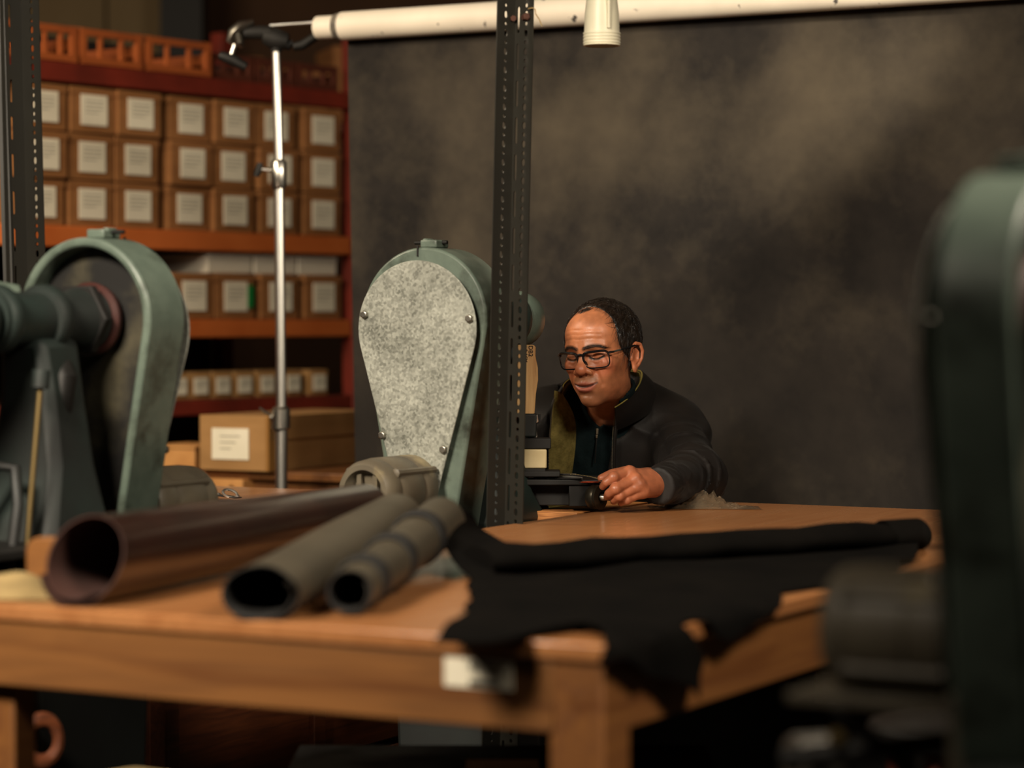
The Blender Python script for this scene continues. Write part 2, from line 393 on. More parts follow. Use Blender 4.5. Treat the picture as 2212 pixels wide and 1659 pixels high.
for i, (p0, p1) in enumerate(((464, 560), (562, 650), (652, 742))):
    t0, t1 = rk(p0), rk(p1)
    cr = make_crate(t0-t1-.008, .085, .3, CRATE2); cr.location = RP((t0+t1)/2, .02, 2.047); cr.rotation_euler = (0, 0, RROT); cr['group'] = 'dark red crates on the rack top'
    cr['label'] = 'dark red slatted crate on the rack top, %s' % ('directly left of the chrome stand', 'directly right of the chrome stand', 'at the rack end beside the grey backdrop')[i]
for i, (px, sw, sh, Y) in enumerate(((490, .23, .26, 10.2), (632, .23, .22, 10.2), (742, .15, .3, 10.2))):
    p = W(px, 110, Y)
    o = thing('storage_carton', 'dim brown carton high up behind the rack, %s' % ('left of the stand clamp', 'above the right end crates', 'beside the top of the backdrop')[i], 'box', (p.x, Y, 2.02), .3, 'dim cartons on the rear shelf')
    MB().box((0, 0, sh/2), (sw, .3, sh)).obj('carton', CARD, o, bevel=.004)
    MB().box((0, 0, sh-.02), (sw+.006, .306, .036)).obj('lid', CARD, o, bevel=.003)
rs = thing('rear_shelf', 'dim wooden shelf unit behind the orange rack', 'shelving', (-.9, 10.25, 0), .3)
MB().box((0, 0, 2.0), (1.6, .5, .03)).obj('shelf_board', REDWOOD, rs)
for x in (-.76, .76): MB().box((x, 0, .99), (.06, .46, 1.99)).obj('side_panel', REDWOOD, rs)

# ================================================================== benches
wt = thing('worktable', 'large orange pine worktable in front covered with leather rolls and a black hide', 'table', A0, ROT_U)
TW, TL = .994, 2.34
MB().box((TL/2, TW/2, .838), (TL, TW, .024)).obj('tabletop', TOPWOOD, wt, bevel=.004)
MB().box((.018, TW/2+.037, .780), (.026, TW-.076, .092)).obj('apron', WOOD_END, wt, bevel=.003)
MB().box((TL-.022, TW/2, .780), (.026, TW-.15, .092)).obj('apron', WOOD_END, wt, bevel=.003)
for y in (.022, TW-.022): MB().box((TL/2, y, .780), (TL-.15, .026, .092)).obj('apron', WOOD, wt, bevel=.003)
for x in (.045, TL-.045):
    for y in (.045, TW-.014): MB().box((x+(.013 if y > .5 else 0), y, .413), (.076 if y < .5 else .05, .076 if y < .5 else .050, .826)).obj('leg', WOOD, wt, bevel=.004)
# paper label with two lines of blurred lettering and a bar of code
p = [onz(955, 1420, .8), onz(1105, 1420, .8)]
def on_front(px, py):
    d = ray(px, py); c = Vector((0, 0, CAMZ)); n = UV
    t = (A0-c).dot(n)/d.dot(n); q = c+d*t; return (q-A0).dot(VV), q.z
y0, z0 = on_front(957, 1424); y1, z1 = on_front(1104, 1492)
yc, zc, sw, sh = (y0+y1)/2, .8015, abs(y0-y1), .0365
zc = (on_front(1030, 1456)[1])
st = MB().box((.0040, yc, zc), (.002, sw, sh)).obj('paper_label', PAPER, wt)
def text(body, size, loc, rot, m, parent, name, align='CENTER', ext=.0004):
    c = bpy.data.curves.new(name, 'FONT'); c.body = body; c.size = size; c.align_x = align; c.align_y = 'CENTER'; c.extrude = ext
    o = bpy.data.objects.new(name, c); COL.objects.link(o); o.location = loc; o.rotation_euler = rot
    bpy.context.view_layer.update()
    me = bpy.data.meshes.new_from_object(o.evaluated_get(bpy.context.evaluated_depsgraph_get()))
    me.transform(Matrix.LocRotScale(loc, o.rotation_euler, None)); bpy.data.objects.remove(o)
    return link(name, me, m, parent)
text('B7744', .0150, (.0026, yc-.008, zc+.0085), (R(90), 0, R(-90)), INK, st, 'printed_number')
MB().box((.0027, yc-.008, zc-.0125), (.0008, sw*.42, .0075)).obj('printed_bar', INK, st)

pb = thing('plywood_bench_end', 'narrow plywood bench end with layered edge between press and seated man', 'table', U(1.91, 1.015), ROT_U)
MB().box((.172, .058, .8385), (.344, .114, .022)).obj('bench_board', PLY, pb, bevel=.002)
for x in (.14, .30): MB().box((x, .05, .414), (.04, .04, .827)).obj('leg', REDWOOD, pb)

# drawer bench left of the table, drawers facing us
db = thing('drawer_bench', 'orange topped bench with red brown drawers standing behind the left machine', 'bench', U(1.18, 1.52), ROT_U)
DL, DD = 1.07, .95
MB().box((DL/2, DD/2, .838), (DL, DD, .024)).obj('bench_top', TOPWOOD, db, bevel=.004)
MB().box((DL/2, DD/2+.02, .435), (DL-.03, DD-.06, .78)).obj('carcass', REDWOOD, db)
for k in range(2):
    for j in range(3):
        d = MB().box((.27+k*.53, .028, .20+j*.225), (.50, .022, .21)).obj('drawer_front', REDWOOD, db, bevel=.004)
for x in (.012, .535, DL-.012): MB().box((x, .022, .42), (.045, .04, .80)).obj('post', REDWOOD, db, bevel=.003)

# low cabinet behind the stand carrying the big carton
CU, CZ = 3.34, .812
def on_u(px, py, u):                           # the point of the plane u = const that shows at a pixel
    d = ray(px, py); c = Vector((0, 0, CAMZ)); q = c+d*((A0+UV*u-c).dot(UV)/d.dot(UV)); return (q-A0).dot(VV), q.z
va, vb = on_u(330, 1020, CU)[0], on_u(830, 1020, CU)[0]
cb = thing('wooden_cabinet', 'red orange wooden cabinet behind the chrome stand under a long carton', 'cabinet', U(CU, vb), ROT_U)
cw = va-vb
MB().box((.30, cw/2, CZ-.012), (.64, cw, .024)).obj('cabinet_top', WOOD, cb, bevel=.003)
MB().box((.31, cw/2, (CZ-.024)/2), (.60, cw-.03, CZ-.024)).obj('carcass', WOOD, cb)
for k in range(3): MB().box((.004, cw*(k+.5)/3, .36), (.016, cw/3-.01, .66)).obj('door', REDWOOD, cb, bevel=.003)
y0, y1 = on_u(450, 1030, CU)[0]-vb, on_u(545, 1030, CU)[0]-vb
d = MB().box((-.020, (y0+y1)/2, .762), (.06, abs(y0-y1), .052)).obj('drawer_front', SKINHIDE, cb, bevel=.002)
for k in (.3, .78): MB().lathe([(.004, 0), (.007, .006), (.006, .012)], 12, (-.05, y0+(y1-y0)*k, .765), (-1, 0, 0)).obj('knob', BLACKIRON, d)
p0 = U(CU-.05, on_u(598, 1016, CU)[0], CZ+.001)
lb = thing('long_carton', 'long tan cardboard carton with white square label, behind the chrome stand', 'box', p0, ROT_U)
BH = .160
MB().box((.30, .115, BH/2), (.60, .242, BH)).obj('carton', CARD2, lb, bevel=.003)
MB().box((.30, -.009, BH-.035), (.603, .004, .07)).obj('side_flap', CARD2, lb, bevel=.001)
f = MB().box((.02, -.006, BH/2), (.055, .010, BH*.98)).obj('packing_tape', mat('tan_tape', (150, 108, 58), (142, 100, 52), 5, rough=.3), lb)
l_ = MB().box((-.003, .125, .078), (.003, .128, .090)).obj('paper_label', PAPER, lb, label='white square paper label')
b = MB()
for k in range(3): b.box((-.0048, .125+.008*k, .10-.018*k), (.001, .07-.016*k, .003))
b.obj('printed_lines', WRITING, l_)
o = thing('plank_box', 'plain pale orange plank box left of the long carton', 'box', U(CU-.02, on_u(378, 1016, CU)[0], CZ+.001), ROT_U)
MB().box((.1, .0, .029), (.2, .17, .058)).obj('box_body', SKINHIDE, o, bevel=.003)
MB().box((.1, .0, .062), (.21, .18, .008)).obj('lid', SKINHIDE, o, bevel=.002)

# ================================================================== backdrop and its stand
BX = (VV*-1)                                     # along the tube, to the right
T0 = W(690, 60, 6.9)
bk = thing('studio_backdrop', 'large mottled dark grey brown canvas backdrop hanging from a white tube behind the man', 'backdrop', (T0.x, T0.y, 0), math.atan2(BX.y, BX.x))
TZ = T0.z; RT = .038
b = MB(); b.tube([(.075, 0, TZ), (.4, 0, TZ), (1.2, 0, TZ), (2.9, 0, TZ)], RT, 32)
tb = b.obj('roller_tube', TUBEW, bk)
MB().tube([(-.004, 0, TZ), (.055, 0, TZ), (.06, 0, TZ)], [.031, .031, .029], 28).obj('tube_end', TUBEW, tb)
MB().tube([(.055, 0, TZ), (.068, 0, TZ), (.082, 0, TZ)], [.0345, .0365, .0375], 28).obj('dark_tape', mat('grey_tape', (120, 112, 100), (60, 56, 52), 40, rough=.6), tb)
def cloth(a, c):
    z = TZ-.0+.0-c*(TZ-.02)
    x = .066+.035*c+(2.75-.066-.035*c)*a
    wv = .006*math.sin(x*5.2+c*2)+.004*math.sin(x*11-c*3+1)
    top = min(1, c*14)
    return (x, .0385*(1-top)+(.034+wv*(c*1.2+.2))*top, z)
MB().grid(cloth, 90, 60).obj('canvas', CANVAS, bk, solid=.0025, recalc=False)

sp = W(607, 900, 6.95)
stn = thing('light_stand', 'chrome light stand with black clamp head holding the backdrop tube', 'stand', (sp.x, sp.y, 0))
def SW(px, py, Y=6.95): q = W(px, py, Y); return q-Vector((sp.x, sp.y, 0))
def tb_(name, pts, r, m, n=16, par=None): return MB().tube(pts, r, n).obj(name, m, par or stn, label=None)
tb_('upper_tube', [SW(597, 108), SW(603, 372)], .0122, CHROME)
tb_('middle_tube', [SW(602, 352), SW(608, 905)], .0138, CHROME)
tb_('lower_tube', [SW(608, 890), Vector((0, 0, .12))], .0165, CHROME)
c1 = tb_('collar', [SW(602, 345), SW(602, 352), SW(602, 402), SW(603, 408)], [.016, .0215, .0215, .017], STEEL)
tb_('clamp_screw', [SW(592, 368), SW(566, 366)], .006, STEEL, 10, c1)
MB().tube([SW(562, 352), SW(560, 364), SW(553, 381)], [.008, .0105, .008], 10).obj('knob', BLACKIRON, c1)
c2 = tb_('collar', [SW(607, 878), SW(607, 884), SW(607, 925), SW(608, 930)], [.018, .025, .025, .019], STEEL)
tb_('clamp_screw', [SW(598, 905), SW(583, 900)], .007, STEEL, 10, c2)
MB().tube([SW(590, 898), SW(572, 890), SW(560, 880)], [.009, .008, .005], 10, flat=.5).obj('wing_lever', STEEL, c2)
for k in range(3):
    an = k*2*PI/3+.5; d = Vector((math.cos(an), math.sin(an), 0))
    MB().tube([Vector((0, 0, .42)), d*.15+Vector((0, 0, .2)), d*.26+Vector((0, 0, .012))], .010, 12).obj('leg', CHROME, stn)
# clamp head
hd = MB().tube([SW(570, 78), SW(592, 84), SW(622, 90)], [.020, .031, .022], 14).obj('grip_head', BLACKIRON, stn)
MB().tube([SW(597, 90), SW(597, 112)], .016, 14).obj('socket', BLACKIRON, hd)
MB().tube([SW(527, 72), SW(560, 70), SW(585, 72)], [.0165, .019, .02], 14).obj('grip_sleeve', BLACKIRON, hd)
MB().tube([SW(606, 96), SW(622, 100), SW(632, 90)], [.012, .012, .009], 12).obj('lock_lever', BLACKIRON, hd)
MB().tube([SW(634, 101), SW(652, 98), SW(686, 76)], [.012, .0135, .012], 12).obj('grip_arm', BLACKIRON, hd)
MB().tube([SW(503, 58), SW(547, 53)], .0042, 10).obj('crossbar', CHROME, stn)
MB().tube([SW(583, 55), SW(684, 48)], .0045, 10).obj('crossbar', CHROME, stn)
jw = MB().tube([SW(494, 92), SW(505, 72), SW(520, 58), SW(548, 47)], [.014, .030, .028, .013], 12, flat=.6).obj('chrome_jaw', STEEL, stn)
MB().tube([SW(514, 70), SW(520, 95), SW(524, 102)], [.026, .026, .010], 12, flat=.5).obj('jaw_plate', STEEL, jw)
MB().tube([SW(507, 96), SW(500, 118)], .006, 10).obj('threaded_rod', CHROME, jw)
MB().tube([SW(474, 120), SW(482, 122), SW(504, 130), SW(532, 145)], [.012, .014, .016, .012], 12).obj('rubber_pad', BLACKIRON, jw)

# ================================================================== cream pipe hanging in from above
np_ = W(1300, 92, 5.0)
nz_ = thing('hanging_pipe', 'cream plastic pipe with ribbed open end hanging down before the white tube', 'pipe', (np_.x, np_.y, 0))
rp = .0335
prof = [(.060, 4.1), (.046, 2.6), (.030, np_.z+.10), (.030, np_.z+.075), (.0335, np_.z+.02)]
MB().lathe([(.030, 4.15), (.030, np_.z+.14), (.029, np_.z+.085), (.0325, np_.z+.055), (.0335, np_.z+.018)], 28, caps=False).obj('pipe', NOZ, nz_, solid=.002)
rg = [(rp+.001, np_.z+.02)]
for k in range(4): rg += [(.0365, np_.z+.019-k*.006), (.0365, np_.z+.016-k*.006), (.0352, np_.z+.0145-k*.006)]
rg += [(.0365, np_.z-.006), (.0330, np_.z-.007), (.0320, np_.z+.02)]
MB().lathe(rg, 28, caps=False).obj('ribbed_end', NOZ, nz_)
MB().box((.012, -.031, np_.z+.09), (.004, .012, .13)).obj('rib', NOZ, nz_)

# ================================================================== slotted angle posts
def flange_cell(wd, pitch, slots, n=8):
    vs = [(0, 0), (wd, 0), (wd, pitch), (0, pitch)]; faces = [list(range(4))]
    for (x, y, w_, h_) in slots:
        s = len(vs); r = w_/2; pts = []
        for k in range(n//2+1): a = PI*k/(n//2); pts.append((x+r*math.cos(a), y+max(h_/2-r, 0)+r*math.sin(a)))
        for k in range(n//2+1): a = PI+PI*k/(n//2); pts.append((x+r*math.cos(a), y-max(h_/2-r, 0)+r*math.sin(a)))
        if h_ <= w_: pts = [(x+r*math.cos(2*PI*k/n), y+r*math.sin(2*PI*k/n)) for k in range(n)]
        vs += pts; faces.append(list(range(s, len(vs))))
    v, e, f, *_ = delaunay_2d_cdt([Vector(q) for q in vs], [], faces, 2, 1e-6)
    return [tuple(q) for q in v], [list(q) for q in f]
def slotted_post(root, base, top, wd, pitch, slotsL, slotsR, face, inner):
    """an L section: two perforated flanges meeting at the back, open towards face"""
    L = (top-base).length; zx = (top-base).normalized(); n = int(L/pitch)
    fc = Vector((math.cos(face), math.sin(face), 0)); fc = (fc-zx*fc.dot(zx)).normalized(); sd = zx.cross(fc)
    for nm, slots, dr in (('perforated_flange', slotsL, (-sd+fc).normalized()), ('perforated_flange', slotsR, (sd+fc).normalized())):
        if inner: dr = dr
        v, f = flange_cell(wd, pitch, slots); b = MB()
        for k in range(n): b.add([base+zx*(k*pitch)+dr*q[0]+zx*q[1] for q in v], f)
        me = b.mesh(nm, recalc=False)
        bb = bmesh.new(); bb.from_mesh(me); bmesh.ops.remove_doubles(bb, verts=bb.verts, dist=1e-5); bmesh.ops.recalc_face_normals(bb, faces=bb.faces); bb.to_mesh(me); bb.free()
        o = link(nm, me, POST, root, solid=.0025, world=True)
P1 = thing('slotted_post', 'tall dark slotted steel post standing at the table edge in front of the seated man', 'post', onz(1096, 1140, .85)*1.0)
bp_ = W(1090, 1136, 5.03); tp_ = W(1119, -250, 5.03)
bp0 = bp_+(bp_-tp_)*(bp_.z/(tp_.z-bp_.z))
P1.location = bp0
ssl = [(.026, .009, .0078, .014), (.026, .027, .0068, .0068), (.026, .045, .0078, .014), (.026, .063, .0068, .0068)]
ssr = [(.010, .036, .0070, .052), (.031, .009, .0098, .0145), (.031, .027, .0085, .0085), (.031, .045, .0098, .0145), (.031, .063, .0085, .0085)]
bpy.context.view_layer.update()
slotted_post(P1, bp0, tp_+(tp_-bp_)*.35, .050, .072, ssl, ssr, R(-90), True)
# bolts and a cable tie near the top
q = W(1137, 36, 5.0)
MB().lathe([(.0075, -.012), (.0075, .004), (.005, .006)], 6, q, (.3, -1, 0)).obj('bolt', RUST, P1, world=True)
q = W(1108, 40, 5.02)
MB().lathe([(.006, -.006), (.006, .004)], 6, q, (.3, -1, 0)).obj('bolt', RUST, P1, world=True)
MB().tube([W(1141, 19, 4.995), W(1150, 17, 4.99), W(1156, 20, 4.99), W(1157, 30, 4.99), W(1165, 42, 4.99), W(1171, 57, 4.99)], .0012, 8).obj('cable_tie', mat('tan_tie', (150, 126, 82), None, rough=.4), P1, world=True, label='tan plastic cable tie')
P2 = thing('slotted_post', 'dark slotted steel post at the far left behind the left machine', 'post')
b2, t2 = W(62, 690, 4.98), W(40, -200, 4.98)
b20 = b2+(b2-t2)*(b2.z/(t2.z-b2.z)); P2.location = b20; bpy.context.view_layer.update()
slotted_post(P2, b20, t2+(t2-b2)*.3, .052, .072, [(.03, .036, .006, .045)], ssr[1:], R(-84), True)
# a plain inner angle bolted to that post
MB().box((0, 0, 0), (.018, .03, 3.4)).obj('plain_angle', POST, P2, world=False)
COL.objects[-1].location = W(10, 690, 4.96)-b20+Vector((0, 0, .45)); COL.objects[-1].rotation_euler = (0, R(-1.5), 0)
# ================================================================== press machines
def teardrop(Rr, zb, wb, n=40, cz=0, rb=.02):
    d = math.hypot(wb, zb-cz); ph = math.atan2(zb-cz, wb); th = ph+math.acos(min(1, Rr/d))
    pts = [(Rr*math.cos(th+(PI-2*th)*k/n), cz+Rr*math.sin(th+(PI-2*th)*k/n)) for k in range(n+1)]
    return pts+[(-wb, zb+rb), (-wb+rb*.6, zb), (wb-rb*.6, zb), (wb, zb+rb)]
PEDESTAL = mat('black_green_pedestal', (18, 24, 21), (12, 14, 12), 6, rough=.7, bump=.1)
AX = 1.25                                       # height of the drive shaft above the floor
def machine(label, loc, a, depth=.105, ml=1.0, mz=-.335):
    """local x = the side the belt cover plate faces, y = across, z = up; origin on the floor under the cover"""
    rz = math.atan2(a.y, a.x)
    t = thing('press_machine', label, 'machine', loc, rz)
    out = teardrop(.1445, -.44, .070); inn = teardrop(.128, -.43, .056)
    n = len(out); b = MB()
    vs = [(0, y, AX+z) for y, z in out]+[(-depth, y, AX+z) for y, z in out]+[(-depth, y, AX+z) for y, z in inn]+[(-depth+.045, y, AX+z) for y, z in inn]
    fs = [list(range(n))]+[(i, (i+1) % n, n+(i+1) % n, n+i) for i in range(n)]
    fs += [(n+i, n+(i+1) % n, 2*n+(i+1) % n, 2*n+i) for i in range(n)]+[(2*n+i, 2*n+(i+1) % n, 3*n+(i+1) % n, 3*n+i) for i in range(n)]
    fs += [list(range(3*n, 4*n))[::-1]]
    b.add(vs, fs)
    cov = b.obj('belt_cover', GREEN, t, bevel=.007)
    MB().prism([(y*.985, AX+z*.985) for y, z in inn], -depth+.041, -depth+.0445, 'x').obj('back_plate', GRIME, cov)
    # seam and hinge lug on top
    MB().box((.0006, -.012, AX+.137), (.003, .0035, .022)).obj('seam', BLACKIRON, cov)
    lg = MB().box((-.045, 0, AX+.152), (.05, .038, .016)).box((-.045, -.014, AX+.158), (.03, .012, .01)).obj('hinge_lug', GREEN, cov, bevel=.003)
    MB().cyl((-.045, -.045, AX+.155), (-.045, .03, AX+.155), .004, 10).obj('hinge_pin', BLACKIRON, lg)
    if True:
        pl = teardrop(.137, -.385, .038, cz=-.019, rb=.004); cx = -.004
        p = MB().prism([(y+cx, AX+z) for y, z in pl], .016, .0195, 'x').obj('cover_plate', GALV, t, bevel=.0012, label='spangled galvanised plate')
        for (y, z) in ((-.120, .01), (.123, .002), (-.078, -.233), (.064, -.258)):
            bo = MB().lathe([(.0085, .0195), (.0085, .027), (.0065, .0285)], 6, (0, y+cx, AX+z), (1, 0, 0))
            bo.lathe([(.004, .0), (.004, .02)], 8, (0, y+cx, AX+z), (1, 0, 0)); bo.obj('bolt', STEEL, p, bevel=.0008)
    # drive shaft housing and arm towards the head
    ar = MB().tube([(-depth+.05, 0, AX), (-depth-.02, 0, AX), (-depth-.05, 0, AX), (-.30, 0, AX), (-.37, 0, AX)], [.058, .056, .044, .047, .054], 24).obj('arm', GREENDK, t)
    MB().tube([(-depth-.004, 0, AX), (-depth-.022, 0, AX)], .068, 6).obj('hex_collar', BLACKIRON, ar, bevel=.003)
    MB().lathe([(.064, .0), (.066, .012), (.06, .02)], 28, (-depth+.030, 0, AX), (-1, 0, 0)).obj('oil_ring', mat('dark_red_seal', (58, 24, 18), None, rough=.6), ar)
    for x in (-.20, -.33):
        MB().lathe([(.056, 0), (.06, .006), (.06, .024), (.056, .03)], 28, (x, 0, AX), (-1, 0, 0)).obj('collar', GREENDK, ar)
    MB().tube([(-.19, .05, AX-.02), (-.19, .085, AX-.045), (-.19, .075, AX-.085)], [.016, .02, .013], 10).obj('clamp_lug', GREENDK, ar)
    # column below: a shaped casting with an arched front
    def sec(z, x0, x1, w_): return [(x0, -w_, z), (x1, -w_, z), (x1, w_, z), (x0, w_, z)]
    L_ = [sec(AX-.03, -.28, -.17, .046), sec(AX-.14, -.27, -.165, .058), sec(AX-.25, -.275, -.16, .075), sec(AX-.36, -.31, -.14, .092), sec(AX-.43, -.36, -.12, .105)]
    b = MB(); vs = [v for s in L_ for v in s]; fs = [(i*4+j, i*4+(j+1) % 4, i*4+4+(j+1) % 4, i*4+4+j) for i in range(len(L_)-1) for j in range(4)]+[(0, 1, 2, 3), tuple(range(len(vs)-4, len(vs)))]
    b.add(vs, fs).obj('column', GREENDK, t, bevel=.018)
    if ml > .9: MB().cyl((-.318, -.078, AX-.10), (-.350, -.070, AX-.40), .0050, 10).obj('tie_rod', BRASS, t, label='thin brass coloured rod')
    MB().tube([(-.316, -.078, AX-.085), (-.320, -.078, AX-.115)], .015, 12).obj('rod_nut', GREENDK, t)
    # pedestal
    b = MB(); P = [(-.40, -.02, .135, AX-.43), (-.40, -.02, .135, AX-.47), (-.37, -.05, .11, AX-.50), (-.35, -.07, .10, .25), (-.40, -.03, .14, .06), (-.42, -.01, .16, 0)]
    vs = []
    for (x0, x1, w_, z) in P: vs += [(x0, -w_, z), (x1, -w_, z), (x1, w_, z), (x0, w_, z)]
    fs = [(i*4+j, i*4+(j+1) % 4, i*4+4+(j+1) % 4, i*4+4+j) for i in range(len(P)-1) for j in range(4)]+[(0, 1, 2, 3), tuple(range(len(vs)-4, len(vs)))]
    b.add(vs, fs).obj('pedestal', PEDESTAL, t, bevel=.01)
    # motor on the plate side at the bottom
    mz, my = AX+mz, -.010
    MS = Matrix.Diagonal((ml, 1, 1, 1))
    mo = MB().lathe([(.02, .024), (.060, .026), (.0655, .034), (.0655, .075), (.0635, .078), (.0635, .083), (.0655, .086), (.0655, .165), (.0635, .168), (.0635, .172), (.0645, .175), (.062, .20), (.056, .212), (.054, .214), (.044, .214), (.042, .206), (.034, .190), (.012, .186)], 36, (0, my, mz), (1, 0, 0), M=MS).obj('motor', MOTOR, t)
    for an in (R(35), R(145), R(-35), R(-145)):
        y, z = my+.064*math.cos(an), mz+.064*math.sin(an)
        MB().tube([(.03, y, z), (.16, y, z), (.178, y, z), (.180, y, z)], [.0075, .0075, .0095, .006], 8, M=MS).obj('motor_bolt', MOTOR, mo)
    MB().lathe([(.014, .17), (.014, .205), (.011, .208)], 14, (0, my, mz), (1, 0, 0), M=MS).obj('motor_shaft', STEEL, mo)
    for y in (-.016, .02): MB().box((.198, my+y, mz), (.008, .01, .07), M=MS).obj('vent_spoke', MOTOR, mo)
    MB().box((.10, my, mz-.068), (.17, .13, .012)).box((.005, my, mz-.10), (.02, .12, .09)).box((-.05, my, mz-.115), (.12, .1, .02)).obj('motor_bracket', MOTOR, t, bevel=.002)
    MB().tube([(.17, my-.05, mz-.03), (.185, my-.06, mz-.09), (.12, my-.05, mz-.13), (.05, my-.03, mz-.18), (-.04, my, mz-.20)], .0065, 8).obj('motor_cable', BLACKIRON, t)
    return t
cl = Vector((-.178, 5.13, 0))
mC = machine('green press with teardrop belt cover and spangled grey plate, left of the dark post', cl, -UV)
# working head of the middle press, towards the seated man (local -x)
def loc_of(t, p): return wmat(t).inverted() @ p
hd = MB().lathe([(.052, 0), (.060, .01), (.062, .03), (.058, .055), (.046, .078), (.026, .092), (.006, .097)], 28, (-.36, 0, AX), (-1, 0, 0)).obj('end_cap', GREEN, mC)
MB().tube([(-.37, 0, AX-.04), (-.37, 0, AX-.20), (-.37, 0, AX-.235)], [.034, .032, .026], 18).obj('ram_sleeve', GREENDK, mC)
wb = thing('wooden_wedge', 'pale wooden hammer block with black ink stamp behind the right edge of the dark post', 'block', W(1140, 820, 5.36))
poly = [(-.024, -.072), (.014, -.074), (.017, -.03), (.0215, .0), (.021, .025), (.016, .05), (.0165, .068), (.013, .073), (-.024, .073)]
MB().prism(poly, -.012, .012, 'y').obj('block_body', PALEWOOD, wb, bevel=.003)
text('DB2', .013, (.006, -.0128, .060), (R(90), R(90), 0), INK, wb, 'ink_stamp')
text('B ACM', .009, (-.004, -.0128, .050), (R(90), R(90), 0), INK, wb, 'ink_stamp')
MB().box((.012, .005, -.083), (.03, .02, .02)).obj('block_socket', BLACKIRON, wb)
b = MB(); q = W(1142, 918, 5.37)
b.box(q, (.034, .05, .05)); b.obj('guide_block', GREENDK, mC, bevel=.004, world=True)
q = W(1158, 957, 5.36); MB().box(q, (.062, .045, .022)).obj('clamp_bar', BLACKIRON, mC, bevel=.002, world=True)
for px in (1134, 1156): MB().lathe([(.006, 0), (.006, .006), (.004, .007)], 6, W(px, 946, 5.36), (0, 0, 1)).obj('bolt', STEEL, mC, world=True)
q = W(1164, 921, 5.35); MB().tube([W(1159, 896, 5.35), W(1161, 910, 5.35), W(1156, 914, 5.35), W(1158, 944, 5.35)], .0028, 8).obj('bright_lever', CHROME, mC, world=True)
q = W(1155, 990, 5.36)
MB().box(q, (.050, .05, .040)).obj('cream_striker', mat('cream_nylon', (206, 190, 150), (186, 168, 126), 12, rough=.5, c3=(90, 64, 36), s3=26, k3=(.66, .74)), mC, bevel=.003, world=True, label='cream nylon striking block')
MB().box(W(1150, 1016, 5.36), (.055, .06, .010)).box(W(1158, 1022, 5.36), (.10, .07, .012)).obj('anvil_plate', BLACKIRON, mC, bevel=.002, world=True)
# bed with its front block and hand wheel
bed = MB(); q0 = W(1128, 1036, 5.33); q1 = W(1302, 1036, 5.33)
bed.box(((q0.x+q1.x)/2-.03, 5.40, q0.z-.006), (q1.x-q0.x+.06, .14, .012))
q = W(1252, 1072, 5.36); bed.box((q.x+.012, 5.385, q0.z-.034), (.070, .10, .046))
q = W(1180, 1070, 5.36); bed.box((q.x, 5.41, q0.z-.034), (.10, .08, .046))
bd_ = bed.obj('press_bed', BLACKIRON, mC, bevel=.002, world=True)
MB().box((W(1215, 1030, 5.33).x, 5.375, q0.z+.0035), (.085, .03, .005)).box((W(1200, 1023, 5.33).x, 5.41, q0.z+.004), (.09, .02, .007)).obj('guide_rail', STEEL, bd_, world=True)
wh = W(1292, 1074, 5.315)
MB().lathe([(.005, -.022), (.012, -.02), (.023, -.018), (.026, -.012), (.026, -.004), (.0245, 0), (.0255, .003), (.0255, .007), (.013, .010), (.012, .004), (.006, .004)], 30, wh, (.80, -.60, 0)).obj('hand_wheel', mat('dark_turned_steel', (80, 74, 62), (66, 60, 50), 30, rough=.34, metal=.8), bd_, world=True)
MB().lathe([(.0075, 0), (.0075, .016), (.006, .018), (.0055, .024)], 10, wh, (.80, -.60, 0)).obj('wheel_screw', STEEL, bd_, world=True)

lc = W(258, 690, 4.60); lc.z = 0
mL = machine('dark green press seen from its open back at the left picture edge', lc, UV)
# ledge with loose tools on the left machine, and its gearbox of the head
MB().box((-.36, .02, .868), (.34, .30, .016)).obj('tool_ledge', BLACKIRON, mL, bevel=.003)
MB().tube([(-.385, 0, AX), (-.42, 0, AX), (-.52, .02, AX), (-.60, .04, AX)], [.050, .060, .066, .068], 24).obj('head_casting', GREENDK, mL)
MB().tube([(-.25, .03, AX+.045), (-.33, .06, AX+.055), (-.42, .09, AX+.05)], [.015, .018, .014], 12).obj('oil_pipe', GREEN, mL)
MB().lathe([(.008, 0), (.010, .01), (.006, .02)], 12, (-.455, .06, AX+.05), (0, 0, 1)).obj('oiler', STEEL, mL)
MB().tube([(-.2, -.02, AX-.06), (-.22, -.05, AX-.10), (-.22, -.04, AX-.17), (-.20, -.02, AX-.23)], [.018, .022, .02, .014], 12).obj('lever', BLACKIRON, mL)
MB().tube([(-.385, .03, AX-.41), (-.365, .022, AX-.29), (-.345, -.005, AX-.245), (-.345, -.045, AX-.25), (-.36, -.062, AX-.31), (-.39, -.068, AX-.42)], [.009, .010, .010, .010, .010, .009], 12).obj('arch_rib', GREENDK, mL)

rc = W(2118, 690, 2.55); rc.z = 0
mR = machine('dark green press in the near right foreground, only its rim lit at the top', rc, VV, depth=.078, ml=.72, mz=-.315)
MB().lathe([(.030, 0), (.032, .006), (.032, .040), (.030, .046)], 30, W(1712, 1650, 2.75), (1, .35, 0)).obj('chrome_roller', mat('dull_steel', (170, 166, 158), (140, 136, 128), 14, rough=.5, metal=.9), mR, world=True, label='chrome roller low on the press')
MB().cyl(W(1700, 1640, 2.75), W(2080, 1600, 2.62), .014, 12).obj('roller_shaft', BLACKIRON, mR, world=True)
MB().lathe([(.009, 0), (.010, .006), (.006, .014)], 12, W(1806, 1596, 2.7), (0, -1, .3)).obj('brass_cap', BRASS, mR, world=True)

